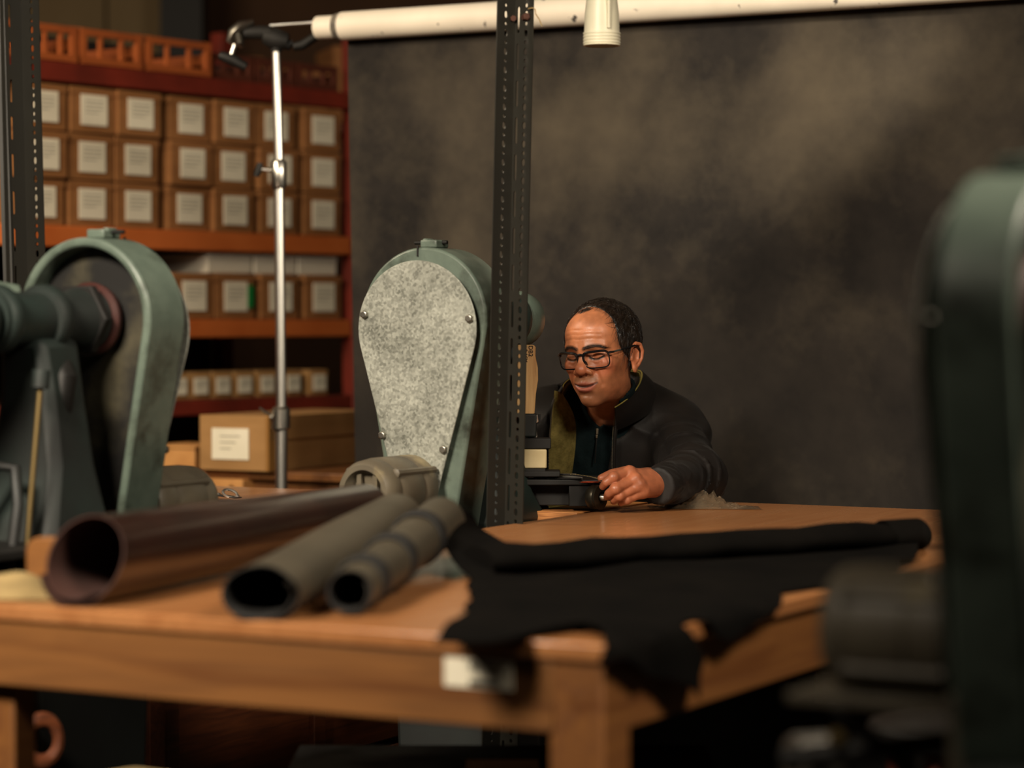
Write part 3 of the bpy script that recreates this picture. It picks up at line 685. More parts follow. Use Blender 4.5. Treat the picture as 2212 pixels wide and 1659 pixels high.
# ================================================================== things on the worktable
def flat_sheet(name, outline, m, parent, hfn, thick, step=.022, to3d=None):
    """outline in table (u, v); hfn gives the height, to3d bends it"""
    P = [Vector(p) for p in outline]
    xs = [p.x for p in P]; ys = [p.y for p in P]; pts = list(P); n = len(P)
    x = min(xs)
    rnd = random.Random(5)
    def inside(q):
        c = False
        for i in range(n):
            a, b2 = P[i], P[(i+1) % n]
            if (a.y > q.y) != (b2.y > q.y) and q.x < (b2.x-a.x)*(q.y-a.y)/(b2.y-a.y)+a.x: c = not c
        return c
    while x < max(xs):
        y = min(ys)
        while y < max(ys):
            q = Vector((x+rnd.uniform(-.2, .2)*step, y+rnd.uniform(-.2, .2)*step))
            if inside(q) and min((q-p).length for p in P) > step*.35: pts.append(q)
            y += step
        x += step
    v, e, f, *_ = delaunay_2d_cdt(pts, [(i, (i+1) % n) for i in range(n)], [], 1, 1e-6)
    b = MB(); b.add([to3d(q.x, q.y, hfn(q.x, q.y)) for q in v], [list(q) for q in f])
    return b.obj(name, m, parent, solid=thick, angle=60)
def densify(pts, seg=.03, wob=.0, seed=1):
    r = random.Random(seed); out = []
    for i, p in enumerate(pts):
        q = pts[(i+1) % len(pts)]; d = math.hypot(q[0]-p[0], q[1]-p[1]); k = max(1, int(d/seg))
        for j in range(k):
            t = j/k; out.append((p[0]+(q[0]-p[0])*t+(r.uniform(-wob, wob) if j else 0), p[1]+(q[1]-p[1])*t+(r.uniform(-wob, wob) if j else 0)))
    return out
def tuv(px, py): return uv_of(onz(px, py, .855))
def side_uv(px, py):                         # a point on the hanging side of the table: v becomes minus the drop
    d = ray(px, py); c = Vector((0, 0, CAMZ)); o = A0-VV*.012
    t = (o-c).dot(VV)/d.dot(VV); q = c+d*t; return uv_of(q)[0], -(TABLE_Z+.005-q.z)-.004
def bend(u, v, h):
    r = .014; z = TABLE_Z+.0035+h
    if v > 0: return U(u, v, z)
    s = -v
    if s < r*PI/2:
        a = s/r; return U(u, -r*math.sin(a), z-r*(1-math.cos(a)))
    s2 = s-r*PI/2
    return U(u, -r-.25*max(0, s2-.02)**1.0*.25-.01*math.sin(u*40)*min(1, s2*20), z-r-s2)
ol = [tuv(*p) for p in ((1012, 1262), (1018, 1300), (1000, 1332), (965, 1362), (938, 1386), (1060, 1386), (1180, 1371), (1255, 1360), (1300, 1372), (1318, 1396))]
ol += [side_uv(*p) for p in ((1345, 1425), (1392, 1462), (1440, 1470), (1502, 1512), (1518, 1462), (1528, 1425), (1498, 1385))]
ol += [tuv(*p) for p in ((1470, 1345), (1500, 1336), (1535, 1334), (1570, 1334), (1612, 1329), (1655, 1312), (1692, 1297), (1688, 1278), (1760, 1268), (1850, 1258), (1980, 1205), (1985, 1175), (1500, 1200), (1130, 1215))]
hide = thing('leather_hide', 'large black suede hide spread on the table, a flap hanging over the edge', 'leather', U(.3, .3, TABLE_Z))
def hfn(u, v):
    e = .004+.004*math.sin(u*19+v*7)+.003*math.sin(v*31-u*5)
    return max(0, e) if v > .02 else 0
bpy.context.view_layer.update()
hs = flat_sheet('spread_hide', densify(ol, .03, .0035), BLACKHIDE, None, hfn, .0028, to3d=bend)
hs.parent = hide; hs.data.transform(wmat(hide).inverted())
# the rolled far edge
b = MB(); path, rad = [], []
for k in range(15):
    t = k/14; px = 1030+(1925-1030)*t; py = 1252+(1190-1252)*t
    q = onz(px, py, .85); path.append(q+Vector((0, .025, .026+.002*math.sin(k*1.7)))); rad.append(.046+.004*math.sin(k*2.1)+(.0 if k < 14 else -.003))
b.tube(path, rad, 22, flat=.52)
b.obj('rolled_edge', BLACKHIDE, hide, world=True)
b = MB(); b.tube([path[-1]+Vector((-.01, 0, 0)), path[-1]+Vector((.03, .012, .001)), path[-1]+Vector((.055, .02, .002))], [.046, .047, .046], 22, flat=.56, caps=False)
b.obj('roll_end', BLACKHIDE, hide, world=True, solid=.003)
def crn(a, c):
    Lc = [W(930, 1096, 4.12), W(955, 1165, 4.02), W(985, 1218, 3.93), W(1040, 1266, 3.85)]
    Mc = [W(975, 1100, 4.2), W(1000, 1160, 4.1), W(1035, 1205, 4.03), W(1085, 1240, 3.95)]
    Rc = [W(1020, 1112, 4.26), W(1037, 1140, 4.3), W(1082, 1168, 4.2), W(1132, 1190, 4.1)]
    def cat(P, t):
        t *= 3; i = min(2, int(t)); f = t-i; p0, p1, p2, p3 = P[max(i-1, 0)], P[i], P[i+1], P[min(i+2, 3)]
        return .5*((2*p1)+(p2-p0)*f+(2*p0-5*p1+4*p2-p3)*f*f+(3*p1-p0-3*p2+p3)*f**3)
    l, m_, r_ = cat(Lc, c), cat(Mc, c), cat(Rc, c)
    m_ = m_+Vector((0, 0, .018))
    return (1-a)**2*l+2*a*(1-a)*m_+a*a*r_
MB().grid(crn, 12, 18).obj('raised_corner', BLACKHIDE, hide, solid=.003, world=True, recalc=False)

def leather_roll(name, label, near, far, r0, r1, mo, mi, turns=1.35, flat=1.0, cut=0, wob=.0, thick=.0025, ph=0, lip=0):
    """a rolled sheet: a spiral swept between two centres, open at both ends"""
    t = thing(name, label, 'leather roll', (near.x, near.y, TABLE_Z))
    ax = (far-near); L = ax.length; ax.normalize(); sd = ax.cross(Vector((0, 0, 1))).normalized(); up = sd.cross(ax)
    def pt(a, c):
        an = ph+2*PI*turns*a; s = c
        rr = (r0+(r1-r0)*s)*(1-.16*a*turns)*(1+wob*math.sin(an*2+5*s)+wob*.6*math.sin(an*3-9*s))
        off = cut*math.sin(an)*(1-s)+lip*max(0, math.sin(an*1.0+.9))**6*(1-s)
        return near+ax*(L*s+off*(1 if s < .999 else 0))+(sd*math.cos(an)+up*math.sin(an)*flat)*rr
    n = 60
    o = MB().grid(pt, n, 26).obj('outer_roll', mi, t, solid=thick, world=True, recalc=False, off=-1, mat2=mo)
    return t, pt
near = W(180, 1208, 3.58); far = W(788, 1104, 4.50)
leather_roll('leather_roll', 'glossy dark brown leather rolled into a wide open tube, leftmost on the table', near, far, .0655, .050, BROWNLEATHER, BROWNINNER, 1.25, cut=.028, wob=.012, ph=R(200))
near = W(560, 1282, 3.40); far = W(852, 1108, 4.30)
leather_roll('leather_roll', 'plain dark grey leather roll lying between the brown roll and the banded roll', near, far, .056, .046, GREYLEATHER, GREYDARK, 1.3, flat=.68, cut=.012, wob=.025, ph=R(-75), lip=-.02)
near = W(753, 1279, 3.44); far = W(950, 1126, 4.20)
t3, pt3 = leather_roll('leather_roll', 'dark grey leather roll tied with black bands, nearest the hide', near, far, .031, .042, GREYLEATHER, GREYDARK, 1.3, flat=.95, cut=.006, wob=.012, ph=R(-75))
for s in (.13, .40, .72):
    ax = (far-near).normalized(); c = near+(far-near)*s; r_ = .031+.011*s+.0008
    MB().tube([c-ax*.024, c-ax*.022, c+ax*.022, c+ax*.024], [r_, r_+.0030, r_+.0030, r_], 36, caps=False).obj('black_band', BLACKSTRAP, t3, world=True, solid=.0012)
# small things around the table
q = onz(118, 1275, .85)
o = thing('wooden_stop_block', 'orange wooden block with rounded top corner standing upright at the left table edge', 'block', (q.x, q.y, .85), ROT_U)
u_, v_ = uv_of(q)
pr = [(-.045, 0), (-.045, .060), (-.041, .070), (-.033, .076), (-.020, .079), (.05, .079), (.05, 0)]
MB().prism([(-y, z) for y, z in pr], -.012, .012, 'x').obj('board', WOOD_END, o, bevel=.004)
q = onz(78, 1288, .85)
o = thing('folded_cloth', 'khaki cloth heap at the left picture edge on the table', 'cloth', (q.x, q.y, .85))
def heap(a, c):
    x, y = (a-.5)*.17, (c-.5)*.14; r = max(0, 1-(a*2-1)**4)*max(0, 1-(c*2-1)**4)
    return (x-.035, y, .002+r*(.030*(1-a)+.008+.006*math.sin(x*60+y*30)+.004*math.sin(y*90)))
MB().grid(heap, 24, 18).obj('cloth', KHAKI, o, solid=.003, recalc=False)
# belt with a bright buckle on the rear bench
o = thing('belt', 'black leather belt with silver ring buckle lying on the rear bench by the left motor', 'belt', onz(480, 1086, .85))
def OB(px, py, dz=.004): return onz(px, py, .85)+Vector((0, 0, dz))
MB().tube([OB(452, 1086), OB(480, 1087), OB(520, 1087), OB(560, 1084), OB(620, 1083), OB(690, 1084)], .016, 12, flat=.16).obj('strap', BLACKSTRAP, o, world=True)
MB().tube([OB(456, 1078, .008), OB(480, 1080, .010), OB(512, 1083, .008)], .014, 12, flat=.16).obj('strap_tab', BLACKSTRAP, o, world=True)
c = OB(497, 1082, .016)
bk_ = MB().torus(c, .0135, .0028, (.25, -.45, .7), 26, 8, 1.2).obj('ring_buckle', CHROME, o, world=True)
for px, py in ((472, 1079), (513, 1083), (460, 1088)): MB().lathe([(.0055, 0), (.0055, .003), (.003, .005)], 12, OB(px, py, .010), (0, 0, 1)).obj('rivet', CHROME, o, world=True)
# crumpled clear bag at the far table edge
q = onz(1520, 1098, .85)
o = thing('plastic_bag', 'crumpled clear plastic bag on the far table edge beside the man\'s elbow', 'bag', (q.x, q.y, .85), 0)
def bag(a, c):
    x = (a-.5)*.235; y = (c-.5)*.10
    r = max(0, 1-abs(a*2-1)**2.2)*max(0, 1-abs(c*2-1)**2.5)
    pk = math.exp(-((a-.48)/.17)**2)*.030+math.exp(-((a-.68)/.16)**2)*.010
    n = noise.noise(Vector((x*34, y*48, 1.3))); n2 = noise.noise(Vector((x*90+5, y*80, 4.1)))
    cr = abs(noise.noise(Vector((x*55, y*40, 9))))*1.4+.5*abs(noise.noise(Vector((x*130, y*90, 3))))
    return (x+.004*n2, y-.10*x+.005*n, max(.0015, .002+r*(pk+.004+.010*n+.006*n2-.010*cr)))
MB().grid(bag, 90, 44).obj('film', PLASTIC, o, recalc=False, angle=14)
def bag2(a, c):
    x, y, z = bag(a, c); return (x*.86+.004, y*.8, z*.72+.0006+.003*abs(noise.noise(Vector((x*120, y*70, 2)))))
MB().grid(bag2, 70, 34).obj('inner_film', PLASTIC, o, recalc=False, angle=14)
# strap pieces on the press bed, held in the left hand
o = thing('woven_strap', 'black woven strap running from the press to the man\'s left hand', 'strap', W(1200, 1028, 5.34))
pth = [W(1150, 1026, 5.38), W(1200, 1024.5, 5.36), W(1245, 1026.5, 5.33), W(1275, 1031, 5.30), W(1298, 1037, 5.277), W(1310, 1042, 5.27)]
b = MB(); b.tube(pth, .0042, 10, flat=.42); b.obj('strap', BLACKSTRAP, o, world=True)
b = MB()
for k in range(26):
    t = .35+k*.022; i = t*5; j = min(4, int(i)); p = pth[j].lerp(pth[j+1], i-j)
    b.box(p+Vector((0, -.0012, .0017)), (.0022, .0035, .0009), rz=.6 if k % 2 else -.6)
b.obj('weave', KHAKI, o, world=True, label='pale weave flecks')
o = thing('leather_strip', 'small red orange leather strip lying on the press bed by the man\'s fingers', 'strip', W(1262, 1043, 5.335))
a_, b_ = W(1236, 1041, 5.35), W(1290, 1041.5, 5.32)
MB().tube([a_+Vector((0, 0, .0)), a_.lerp(b_, .5), b_], .010, 8, flat=.16).obj('strip', REDLEATHER, o, world=True)
o = thing('flat_strap', 'flat black strap lying along the press bed left of the red strip', 'strap', W(1190, 1033, 5.33))
MB().tube([W(1140, 1034, 5.345), W(1200, 1033, 5.34), W(1255, 1034, 5.33)], .008, 8, flat=.2).obj('strap', BLACKSTRAP, o, world=True)
# scrap by the middle motor, and things in the dark under the table
q = onz(897, 1105, .85)
o = thing('tan_scrap', 'small pale tan scrap between the grey rolls and the middle motor', 'scrap', (q.x, q.y, .8505))
MB().tube([(-.02, .012, .004), (0, 0, .012), (.02, -.012, .006)], [.008, .011, .006], 10, flat=.7).obj('scrap', SKINHIDE, o)
for k, (px, Yv, h) in enumerate(((290, 4.12, 0), )):
    q = W(px, 1640, Yv)
    o = thing('canvas_sack', 'pale rounded sack in the dark under the table at bottom left', 'sack', (q.x, q.y, 0))
    zt = q.z-.015
    MB().lathe([(.10, 0), (.14, .02), (.15, zt*.5), (.14, zt*.82), (.09, zt*.97), (.02, zt)], 28).obj('sack_body', KHAKI, o)
    MB().torus((0, 0, zt*.88), .128, .006).obj('drawstring', BLACKSTRAP, o)
q = W(1085, 1652, 4.2)
o = thing('paper_sheet', 'pale sheet on a low trestle in the dark under the table', 'paper', (q.x, q.y, q.z))
MB().box((0, 0, .0), (.12, .09, .002)).obj('sheet', PAPER, o)
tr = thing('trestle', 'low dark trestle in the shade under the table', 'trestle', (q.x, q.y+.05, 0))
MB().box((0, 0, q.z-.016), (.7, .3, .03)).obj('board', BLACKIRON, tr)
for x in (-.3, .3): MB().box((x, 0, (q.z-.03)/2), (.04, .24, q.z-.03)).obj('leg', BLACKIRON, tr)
o = thing('added_dark_chest', 'long black chest added to darken the space beneath the worktable', 'chest', U(1.42, .12), ROT_U)  # made-up chest, added to keep the space under the table dark
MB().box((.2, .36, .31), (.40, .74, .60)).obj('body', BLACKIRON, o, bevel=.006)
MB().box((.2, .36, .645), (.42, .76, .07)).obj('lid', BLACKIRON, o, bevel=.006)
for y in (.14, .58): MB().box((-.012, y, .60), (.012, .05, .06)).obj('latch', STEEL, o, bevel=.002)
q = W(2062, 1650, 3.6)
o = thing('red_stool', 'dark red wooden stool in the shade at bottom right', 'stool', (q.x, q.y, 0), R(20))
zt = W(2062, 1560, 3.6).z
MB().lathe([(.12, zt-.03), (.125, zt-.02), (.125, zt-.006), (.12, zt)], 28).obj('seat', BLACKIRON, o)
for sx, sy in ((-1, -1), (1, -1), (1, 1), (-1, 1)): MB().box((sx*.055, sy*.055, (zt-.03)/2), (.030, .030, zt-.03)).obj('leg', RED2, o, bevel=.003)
q = W(22, 1600, 4.2)
o = thing('wall_socket_post', 'red brown post with a pale bored bracket at the bottom left picture edge', 'post', (q.x, q.y, 0), R(28))
MB().box((-.02, 0, .41), (.09, .05, .82)).obj('post', REDWOOD, o, bevel=.003)
zb = W(30, 1585, 4.2).z
MB().torus((.045, -.03, zb-.01), .028, .010, (0, 1, 0), 24, 8, 1, 1.25).obj('bored_bracket', REDWOOD, o)

# ================================================================== the seated man
HC = W(1303, 762, 5.63)                          # middle of the head at eye height
RHEAD = Matrix.Rotation(R(-33), 3, 'Z') @ Matrix.Rotation(R(-3.5), 3, 'Y') @ Matrix.Rotation(R(5), 3, 'X')
def H(x, y, z): return HC+RHEAD @ (Vector((x, -y, z))*.001)     # head millimetres (y forward) to world
RHn = np.array(RHEAD, dtype=np.float32); HCn = np.array(HC, dtype=np.float32)

def ell(p, c, r):
    qx, qy, qz = (p[0]-c[0]), (p[1]-c[1]), (p[2]-c[2])
    k0 = np.sqrt((qx/r[0])**2+(qy/r[1])**2+(qz/r[2])**2); k1 = np.sqrt((qx/r[0]**2)**2+(qy/r[1]**2)**2+(qz/r[2]**2)**2)
    return k0*(k0-1)/np.maximum(k1, 1e-9)
def cap(p, a, b, ra, rb=None):
    rb = ra if rb is None else rb
    ba = [b[i]-a[i] for i in range(3)]; l2 = sum(x*x for x in ba)+1e-12
    pa = [p[i]-a[i] for i in range(3)]
    t = np.clip((pa[0]*ba[0]+pa[1]*ba[1]+pa[2]*ba[2])/l2, 0, 1)
    return np.sqrt(sum((pa[i]-t*ba[i])**2 for i in range(3)))-(ra+(rb-ra)*t)
def smin(a, b, k): h = np.maximum(k-np.abs(a-b), 0)/k; return np.minimum(a, b)-h*h*k*.25
def smax(a, b, k): return -smin(-a, -b, k)
def cut(a, b, k): return smax(a, -b, k)
def chain(p, pts, rs):
    d = None
    for i in range(len(pts)-1):
        e = cap(p, pts[i], pts[i+1], rs[i], rs[i+1]); d = e if d is None else np.minimum(d, e)
    return d

def skull(p):
    d = ell(p, (0, -8, 34), (72, 94, 79))
    d = smin(d, ell(p, (0, 25, -20), (58, 64, 78)), 30)
    return d
def base_mm(p):
    ax = np.abs(p[0]); q = (ax, p[1], p[2])
    d = skull(p)
    d = smin(d, ell(p, (0, 38, -72), (43, 46, 36)), 26)
    d = smin(d, ell(p, (0, 71, -96), (19, 17, 15)), 24)
    d = smin(d, ell(q, (41, 56, -20), (22, 24, 20)), 16)
    d = smin(d, ell(q, (32, 52, -48), (15, 23, 24)), 18)
    d = smin(d, ell(p, (0, 44, 48), (55, 44, 40)), 22)
    d = smin(d, cap(q, (9, 86, 19), (45, 69, 20), 8, 6), 14)
    d = cut(d, ell(q, (30, 92, 3), (17, 15, 11)), 12)
    d = smin(d, ell(q, (31, 66, 1), (17, 15.5, 13.5)), 4)
    d = smin(d, chain(p, [(0, 83, 14), (0, 89, 0), (0, 100, -22)], [6.5, 7, 9]), 11)
    d = smin(d, ell(p, (0, 100.5, -28.5), (13.5, 12.5, 11.5)), 8)
    d = smin(d, ell(q, (17, 88.5, -32), (10, 11, 9.2)), 5)
    d = smin(d, ell(p, (0, 72, -62), (31, 19, 24)), 16)
    d = smin(d, ell(q, (33, 66, -44), (11, 12, 13)), 12)
    return d
def on_base(pts, off=0.0, n=5):
    """lay a curve given by (x, z) on the face, pushed out by off millimetres"""
    P = [Vector((x, 90, z)) for x, z in pts]; C_ = []
    for i in range(len(P)-1):
        p0, p1, p2, p3 = P[max(i-1, 0)], P[i], P[i+1], P[min(i+2, len(P)-1)]
        for j in range(n):
            f = j/n; C_.append(.5*((2*p1)+(p2-p0)*f+(2*p0-5*p1+4*p2-p3)*f*f+(3*p1-p0-3*p2+p3)*f**3))
    C_.append(P[-1]); out = []
    ys_ = np.linspace(130, 30, 401)
    for c in C_:
        d = base_mm((np.full(401, c.x), ys_, np.full(401, c.z)))
        k = int(np.argmax(d < off)); out.append((c.x, float(ys_[k]), c.z))
    return out
LIPU = on_base([(-26, -59.5), (-13, -60), (-4, -58), (0, -59), (4, -58), (13, -60), (26, -59.5)], -1.2)
LIPL = on_base([(-25, -61.5), (-13, -70), (0, -72.5), (13, -70), (25, -61.5)], -1.6)
SLIT = on_base([(-28, -58.5), (-15, -63.5), (0, -65.5), (15, -63.5), (28, -58.5)], .8)
rU = [1.4+2.6*math.sin(PI*i/(len(LIPU)-1))**.7 for i in range(len(LIPU))]
rL = [1.4+3.9*math.sin(PI*i/(len(LIPL)-1))**.8 for i in range(len(LIPL))]
rS = [.8+2.6*math.sin(PI*i/(len(SLIT)-1))**1.2 for i in range(len(SLIT))]
LIDC = on_base([(17, 0), (24, 8), (33, 10), (46, 5)], .2)
LASH = on_base([(16.5, -3.5), (24, -7), (34, -7.5), (46.5, -2.5)], .5)
BAG = on_base([(20, -13), (30, -18), (40, -15)], .6)
NASO = on_base([(22, -24), (29, -36), (35, -50), (38, -64)], .8)
BROWC = on_base([(9, 17), (22, 21), (37, 21.5), (50, 16)], 0)
FORE = [on_base([(-44, z-2), (-22, z+1), (0, z), (22, z+1), (44, z-2)], .4) for z in (38, 48, 58)]
CROW = [on_base([(53, -1), (61, -6)], .3), on_base([(52, 4), (62, 4)], .3)]
def head_mm(p):
    q = (np.abs(p[0]), p[1], p[2])
    d = base_mm(p)
    def cr(d, c, r, k): return cut(d, chain(q if c[0][0] >= 0 else p, c, [r]*len(c)), k)
    d = cr(d, LIDC, .6, 3.5); d = cr(d, BAG, .8, 6); d = cr(d, NASO, 2.0, 7)
    for c in FORE: d = cr(d, c, .4, 3.2)
    for c in CROW: d = cr(d, c, .5, 2.5)
    d = cut(d, cap(q, (22, 94, -25), (25, 86, -38), 1.6), 5)
    d = cut(d, ell(q, (8, 96, -40), (5, 6, 3.8)), 3)
    d = smin(d, chain(p, LIPU, rU), 4); d = smin(d, chain(p, LIPL, rL), 4.5)
    d = cut(d, chain(p, SLIT, rS), 2.0)
    d = cut(d, cap(p, (0, 96, -44), (0, 95, -52), 1.2), 4)
    d = cut(d, cap(p, (-12, 91, -83), (12, 91, -83), 3.0), 9)
    d = smin(d, chain(q, [(a_[0], a_[1]-1.2, a_[2]+2.2) for a_ in LASH], [1.7]*len(LASH)), 2.5)
    d = cr(d, LASH, 1.0, 1.6)
    d = cut(d, cap(q, (5, 97, 20), (6, 96, 30), .9), 4)
    # ears
    qe = (q[0]+3, q[1], q[2]+9)
    e = ell(qe, (75, -10, -6), (6, 15, 27))
    hx = [(73, 6, 6), (79, 3, 18), (83, -8, 25), (86, -21, 21), (87, -27, 6), (85, -24, -10), (80, -14, -24)]
    e = smin(e, chain(qe, hx, [3.5, 3.8, 4, 4.2, 4, 3.6, 4]), 3.5)
    e = smin(e, ell(qe, (76, -6, -30), (5, 8.5, 10)), 4)
    e = smin(e, chain(qe, [(79, -12, 14), (82, -17, 4), (81, -14, -12), (78, -6, -18)], [2.4, 2.8, 3, 2.6]), 3)
    e = smin(e, ell(qe, (75, 4, -6), (5, 5, 7)), 3)
    e = cut(e, ell(qe, (85, -6, -3), (7, 6, 10)), 4)
    return smin(d, e, 4)
def to_head(P):
    r = [(P[i]-HCn[i])*1000 for i in range(3)]
    x = RHn[0, 0]*r[0]+RHn[1, 0]*r[1]+RHn[2, 0]*r[2]
    y = RHn[0, 1]*r[0]+RHn[1, 1]*r[1]+RHn[2, 1]*r[2]
    z = RHn[0, 2]*r[0]+RHn[1, 2]*r[1]+RHn[2, 2]*r[2]
    return (x, -y, z)

# body joints
NECK0 = tuple(H(0, -12, -62)); NECK1 = (.222, 5.80, 1.045)
SHL, ELL, WRL = (.360, 5.81, .988), tuple(W(1500, 1030, 5.56)), tuple(W(1434, 1046, 5.36))
SHR, ELR, WRR = (.074, 5.81, .994), (-.012, 5.77, .79), (-.075, 5.56, .915)
PEL = (.235, 5.97, .56)
HIPL, KNL, ANL = (.325, 5.95, .53), (.29, 5.64, .52), (.28, 5.70, .10)
HIPR, KNR, ANR = (.145, 5.95, .53), (.11, 5.68, .52), (.09, 5.74, .10)
def torso(p, o=0.0):
    d = ell(p, (.235, 5.96, .58), (.17+o, .125+o, .13+o))
    d = smin(d, ell(p, (.232, 5.93, .74), (.163+o, .118+o, .20+o)), .08)
    d = smin(d, ell(p, (.225, 5.86, .93), (.172+o, .118+o, .17+o)), .09)
    d = smin(d, cap(p, SHL, SHR, .062+o), .07)
    return d
def neck(p, o=0.0): return cap(p, NECK0, NECK1, .047+o, .054+o)
def arm(p, s, e, w_, o=0.0):
    d = cap(p, s, e, .056+o, .047+o); return smin(d, cap(p, e, w_, .045+o, .029+o*.6), .03)
def leg(p, h, k, a, o=0.0):
    d = cap(p, h, k, .082+o, .060+o); return smin(d, cap(p, k, a, .058+o, .040+o), .03)
def foot(p, a):
    return smin(cap(p, (a[0], a[1]+.03, .045), (a[0], a[1]-.15, .035), .04, .034), cap(p, a, (a[0], a[1]+.02, .06), .038), .03)
def T_(*a): return tuple(W(*a))
FING = {  # left hand joints: knuckle, middle joint, end joint, tip
 'index': ([T_(1359, 1021, 5.285), T_(1325, 1031, 5.245), T_(1309, 1042, 5.246), T_(1302, 1051, 5.258)], [.0125, .0102, .0090, .0074]),
 'middle': ([T_(1370, 1036, 5.272), T_(1329, 1056, 5.236), T_(1315, 1066, 5.246), T_(1311, 1073, 5.262)], [.0125, .0104, .0090, .0076]),
 'ring': ([T_(1380, 1050, 5.272), T_(1338, 1071, 5.244), T_(1327, 1079, 5.258), T_(1326, 1083, 5.276)], [.0120, .0098, .0086, .0074]),
 'little': ([T_(1389, 1063, 5.280), T_(1354, 1080, 5.256), T_(1343, 1085, 5.268), T_(1341, 1087, 5.284)], [.0108, .0086, .0076, .0066]),
 'thumb': ([T_(1398, 1030, 5.335), T_(1352, 1019, 5.318), T_(1322, 1024, 5.296), T_(1299, 1033, 5.280)], [.0140, .0118, .0104, .0082])}
def hand(p, F, wr, mirror=None):
    pal = None
    for k in ('index', 'middle', 'ring', 'little'):
        kn = F[k][0][0]; e = cap(p, wr, kn, .0215, .0125)
        pal = e if pal is None else smin(pal, e, .018)
    e = cap(p, wr, F['thumb'][0][0], .022, .016); pal = smin(pal, e, .02)
    th = None
    for k in ('index', 'middle', 'ring', 'little'):
        pts, rs = F[k]; f = chain(p, pts, rs)
        f = smin(f, ell(p, pts[1], (rs[1]*1.12,)*3), .004)
        th = f if th is None else smin(th, f, .0016)
    d = smin(pal, th, .009)
    pts, rs = F['thumb']; d = smin(d, chain(p, pts, rs), .007)
    # tendons and knuckles on the back of the hand
    for k in ('index', 'middle', 'ring', 'little'):
        kn = F[k][0][0]; up = (kn[0]+.001, kn[1]-.006, kn[2]+.004)
        d = smin(d, ell(p, up, (.0085, .0085, .0085)), .010)
        d = smin(d, cap(p, up, (wr[0], wr[1]-.012, wr[2]+.006), .0042, .003), .008)
    return d
# the right hand is laid out the same way, mirrored across the strap it feeds
def mir(p): return (WRR[0]-(p[0]-WRL[0]), WRR[1]+(p[1]-WRL[1]), WRR[2]+(p[2]-WRL[2])*.9)
FINGR = {k: ([mir(q) for q in v[0]], v[1]) for k, v in FING.items()}

def axis_lines(lo, hi, fine, f, c):
    out = [lo]
    while out[-1] < hi:
        x = out[-1]; s = c
        for a, b2 in fine:
            if a <= x < b2: s = f
            elif x < a and x+s > a: s = max(f, a-x)
        out.append(x+s)
    return np.array(out, dtype=np.float32)
def nets(d, xs, ys, zs):
    s = d < 0
    cnt = np.zeros(tuple(n-1 for n in d.shape), np.uint8)
    for i in (0, 1):
        for j in (0, 1):
            for k in (0, 1): cnt += s[i:d.shape[0]-1+i, j:d.shape[1]-1+j, k:d.shape[2]-1+k]
    I = np.argwhere((cnt > 0) & (cnt < 8)); n = len(I)
    vid = -np.ones(cnt.shape, np.int32); vid[I[:, 0], I[:, 1], I[:, 2]] = np.arange(n)
    ax = (xs, ys, zs); acc = np.zeros((n, 3)); num = np.zeros(n)
    C = [(a, b2, c) for a in (0, 1) for b2 in (0, 1) for c in (0, 1)]
    for a in C:
        for e in range(3):
            if a[e]: continue
            b2 = list(a); b2[e] = 1
            va = d[I[:, 0]+a[0], I[:, 1]+a[1], I[:, 2]+a[2]]; vb = d[I[:, 0]+b2[0], I[:, 1]+b2[1], I[:, 2]+b2[2]]
            m = (va < 0) != (vb < 0); t = va[m]/(va[m]-vb[m])
            for q in range(3):
                pa = ax[q][I[m, q]+a[q]]; pb = ax[q][I[m, q]+b2[q]]; acc[m, q] += pa+(pb-pa)*t
            num[m] += 1
    V = acc/num[:, None]; F = []
    for e in range(3):
        o1, o2 = [(1, 2), (2, 0), (0, 1)][e]
        sl = [slice(None)]*3; sl2 = [slice(None)]*3; sl[e] = slice(0, -1); sl2[e] = slice(1, None)
        X = np.argwhere(s[tuple(sl)] != s[tuple(sl2)])
        ok = (X[:, o1] > 0) & (X[:, o2] > 0) & (X[:, o1] < cnt.shape[o1]) & (X[:, o2] < cnt.shape[o2]); X = X[ok]
        def g(a, b2):
            Y = X.copy(); Y[:, o1] -= a; Y[:, o2] -= b2; return vid[Y[:, 0], Y[:, 1], Y[:, 2]]
        q = np.stack([g(1, 1), g(0, 1), g(0, 0), g(1, 0)], 1)
        fl = ~s[X[:, 0], X[:, 1], X[:, 2]]; q[fl] = q[fl][:, ::-1]
        F.append(q)
    return V, np.concatenate(F)
def field(xs, ys, zs, groups, base=None):
    D = np.full((len(xs), len(ys), len(zs)), 1.0, np.float32)
    for (lo, hi, fn, k) in groups:
        sl = []
        for a, l, h in zip((xs, ys, zs), lo, hi): sl.append(slice(max(0, np.searchsorted(a, l)-1), np.searchsorted(a, h)+1))
        P = np.meshgrid(xs[sl[0]], ys[sl[1]], zs[sl[2]], indexing='ij')
        v = fn(P).astype(np.float32); c = D[tuple(sl)]
        D[tuple(sl)] = smin(c, v, k) if k else np.minimum(c, v)
    return D
def np_mesh(name, V, F, col=None):
    me = bpy.data.meshes.new(name); me.from_pydata(V.tolist(), [], F.tolist())
    if col is not None:
        a = me.color_attributes.new('tone', 'FLOAT_COLOR', 'POINT'); a.data.foreach_set('color', np.concatenate([col, np.ones((len(V), 1))], 1).astype(np.float32).ravel())
    return me

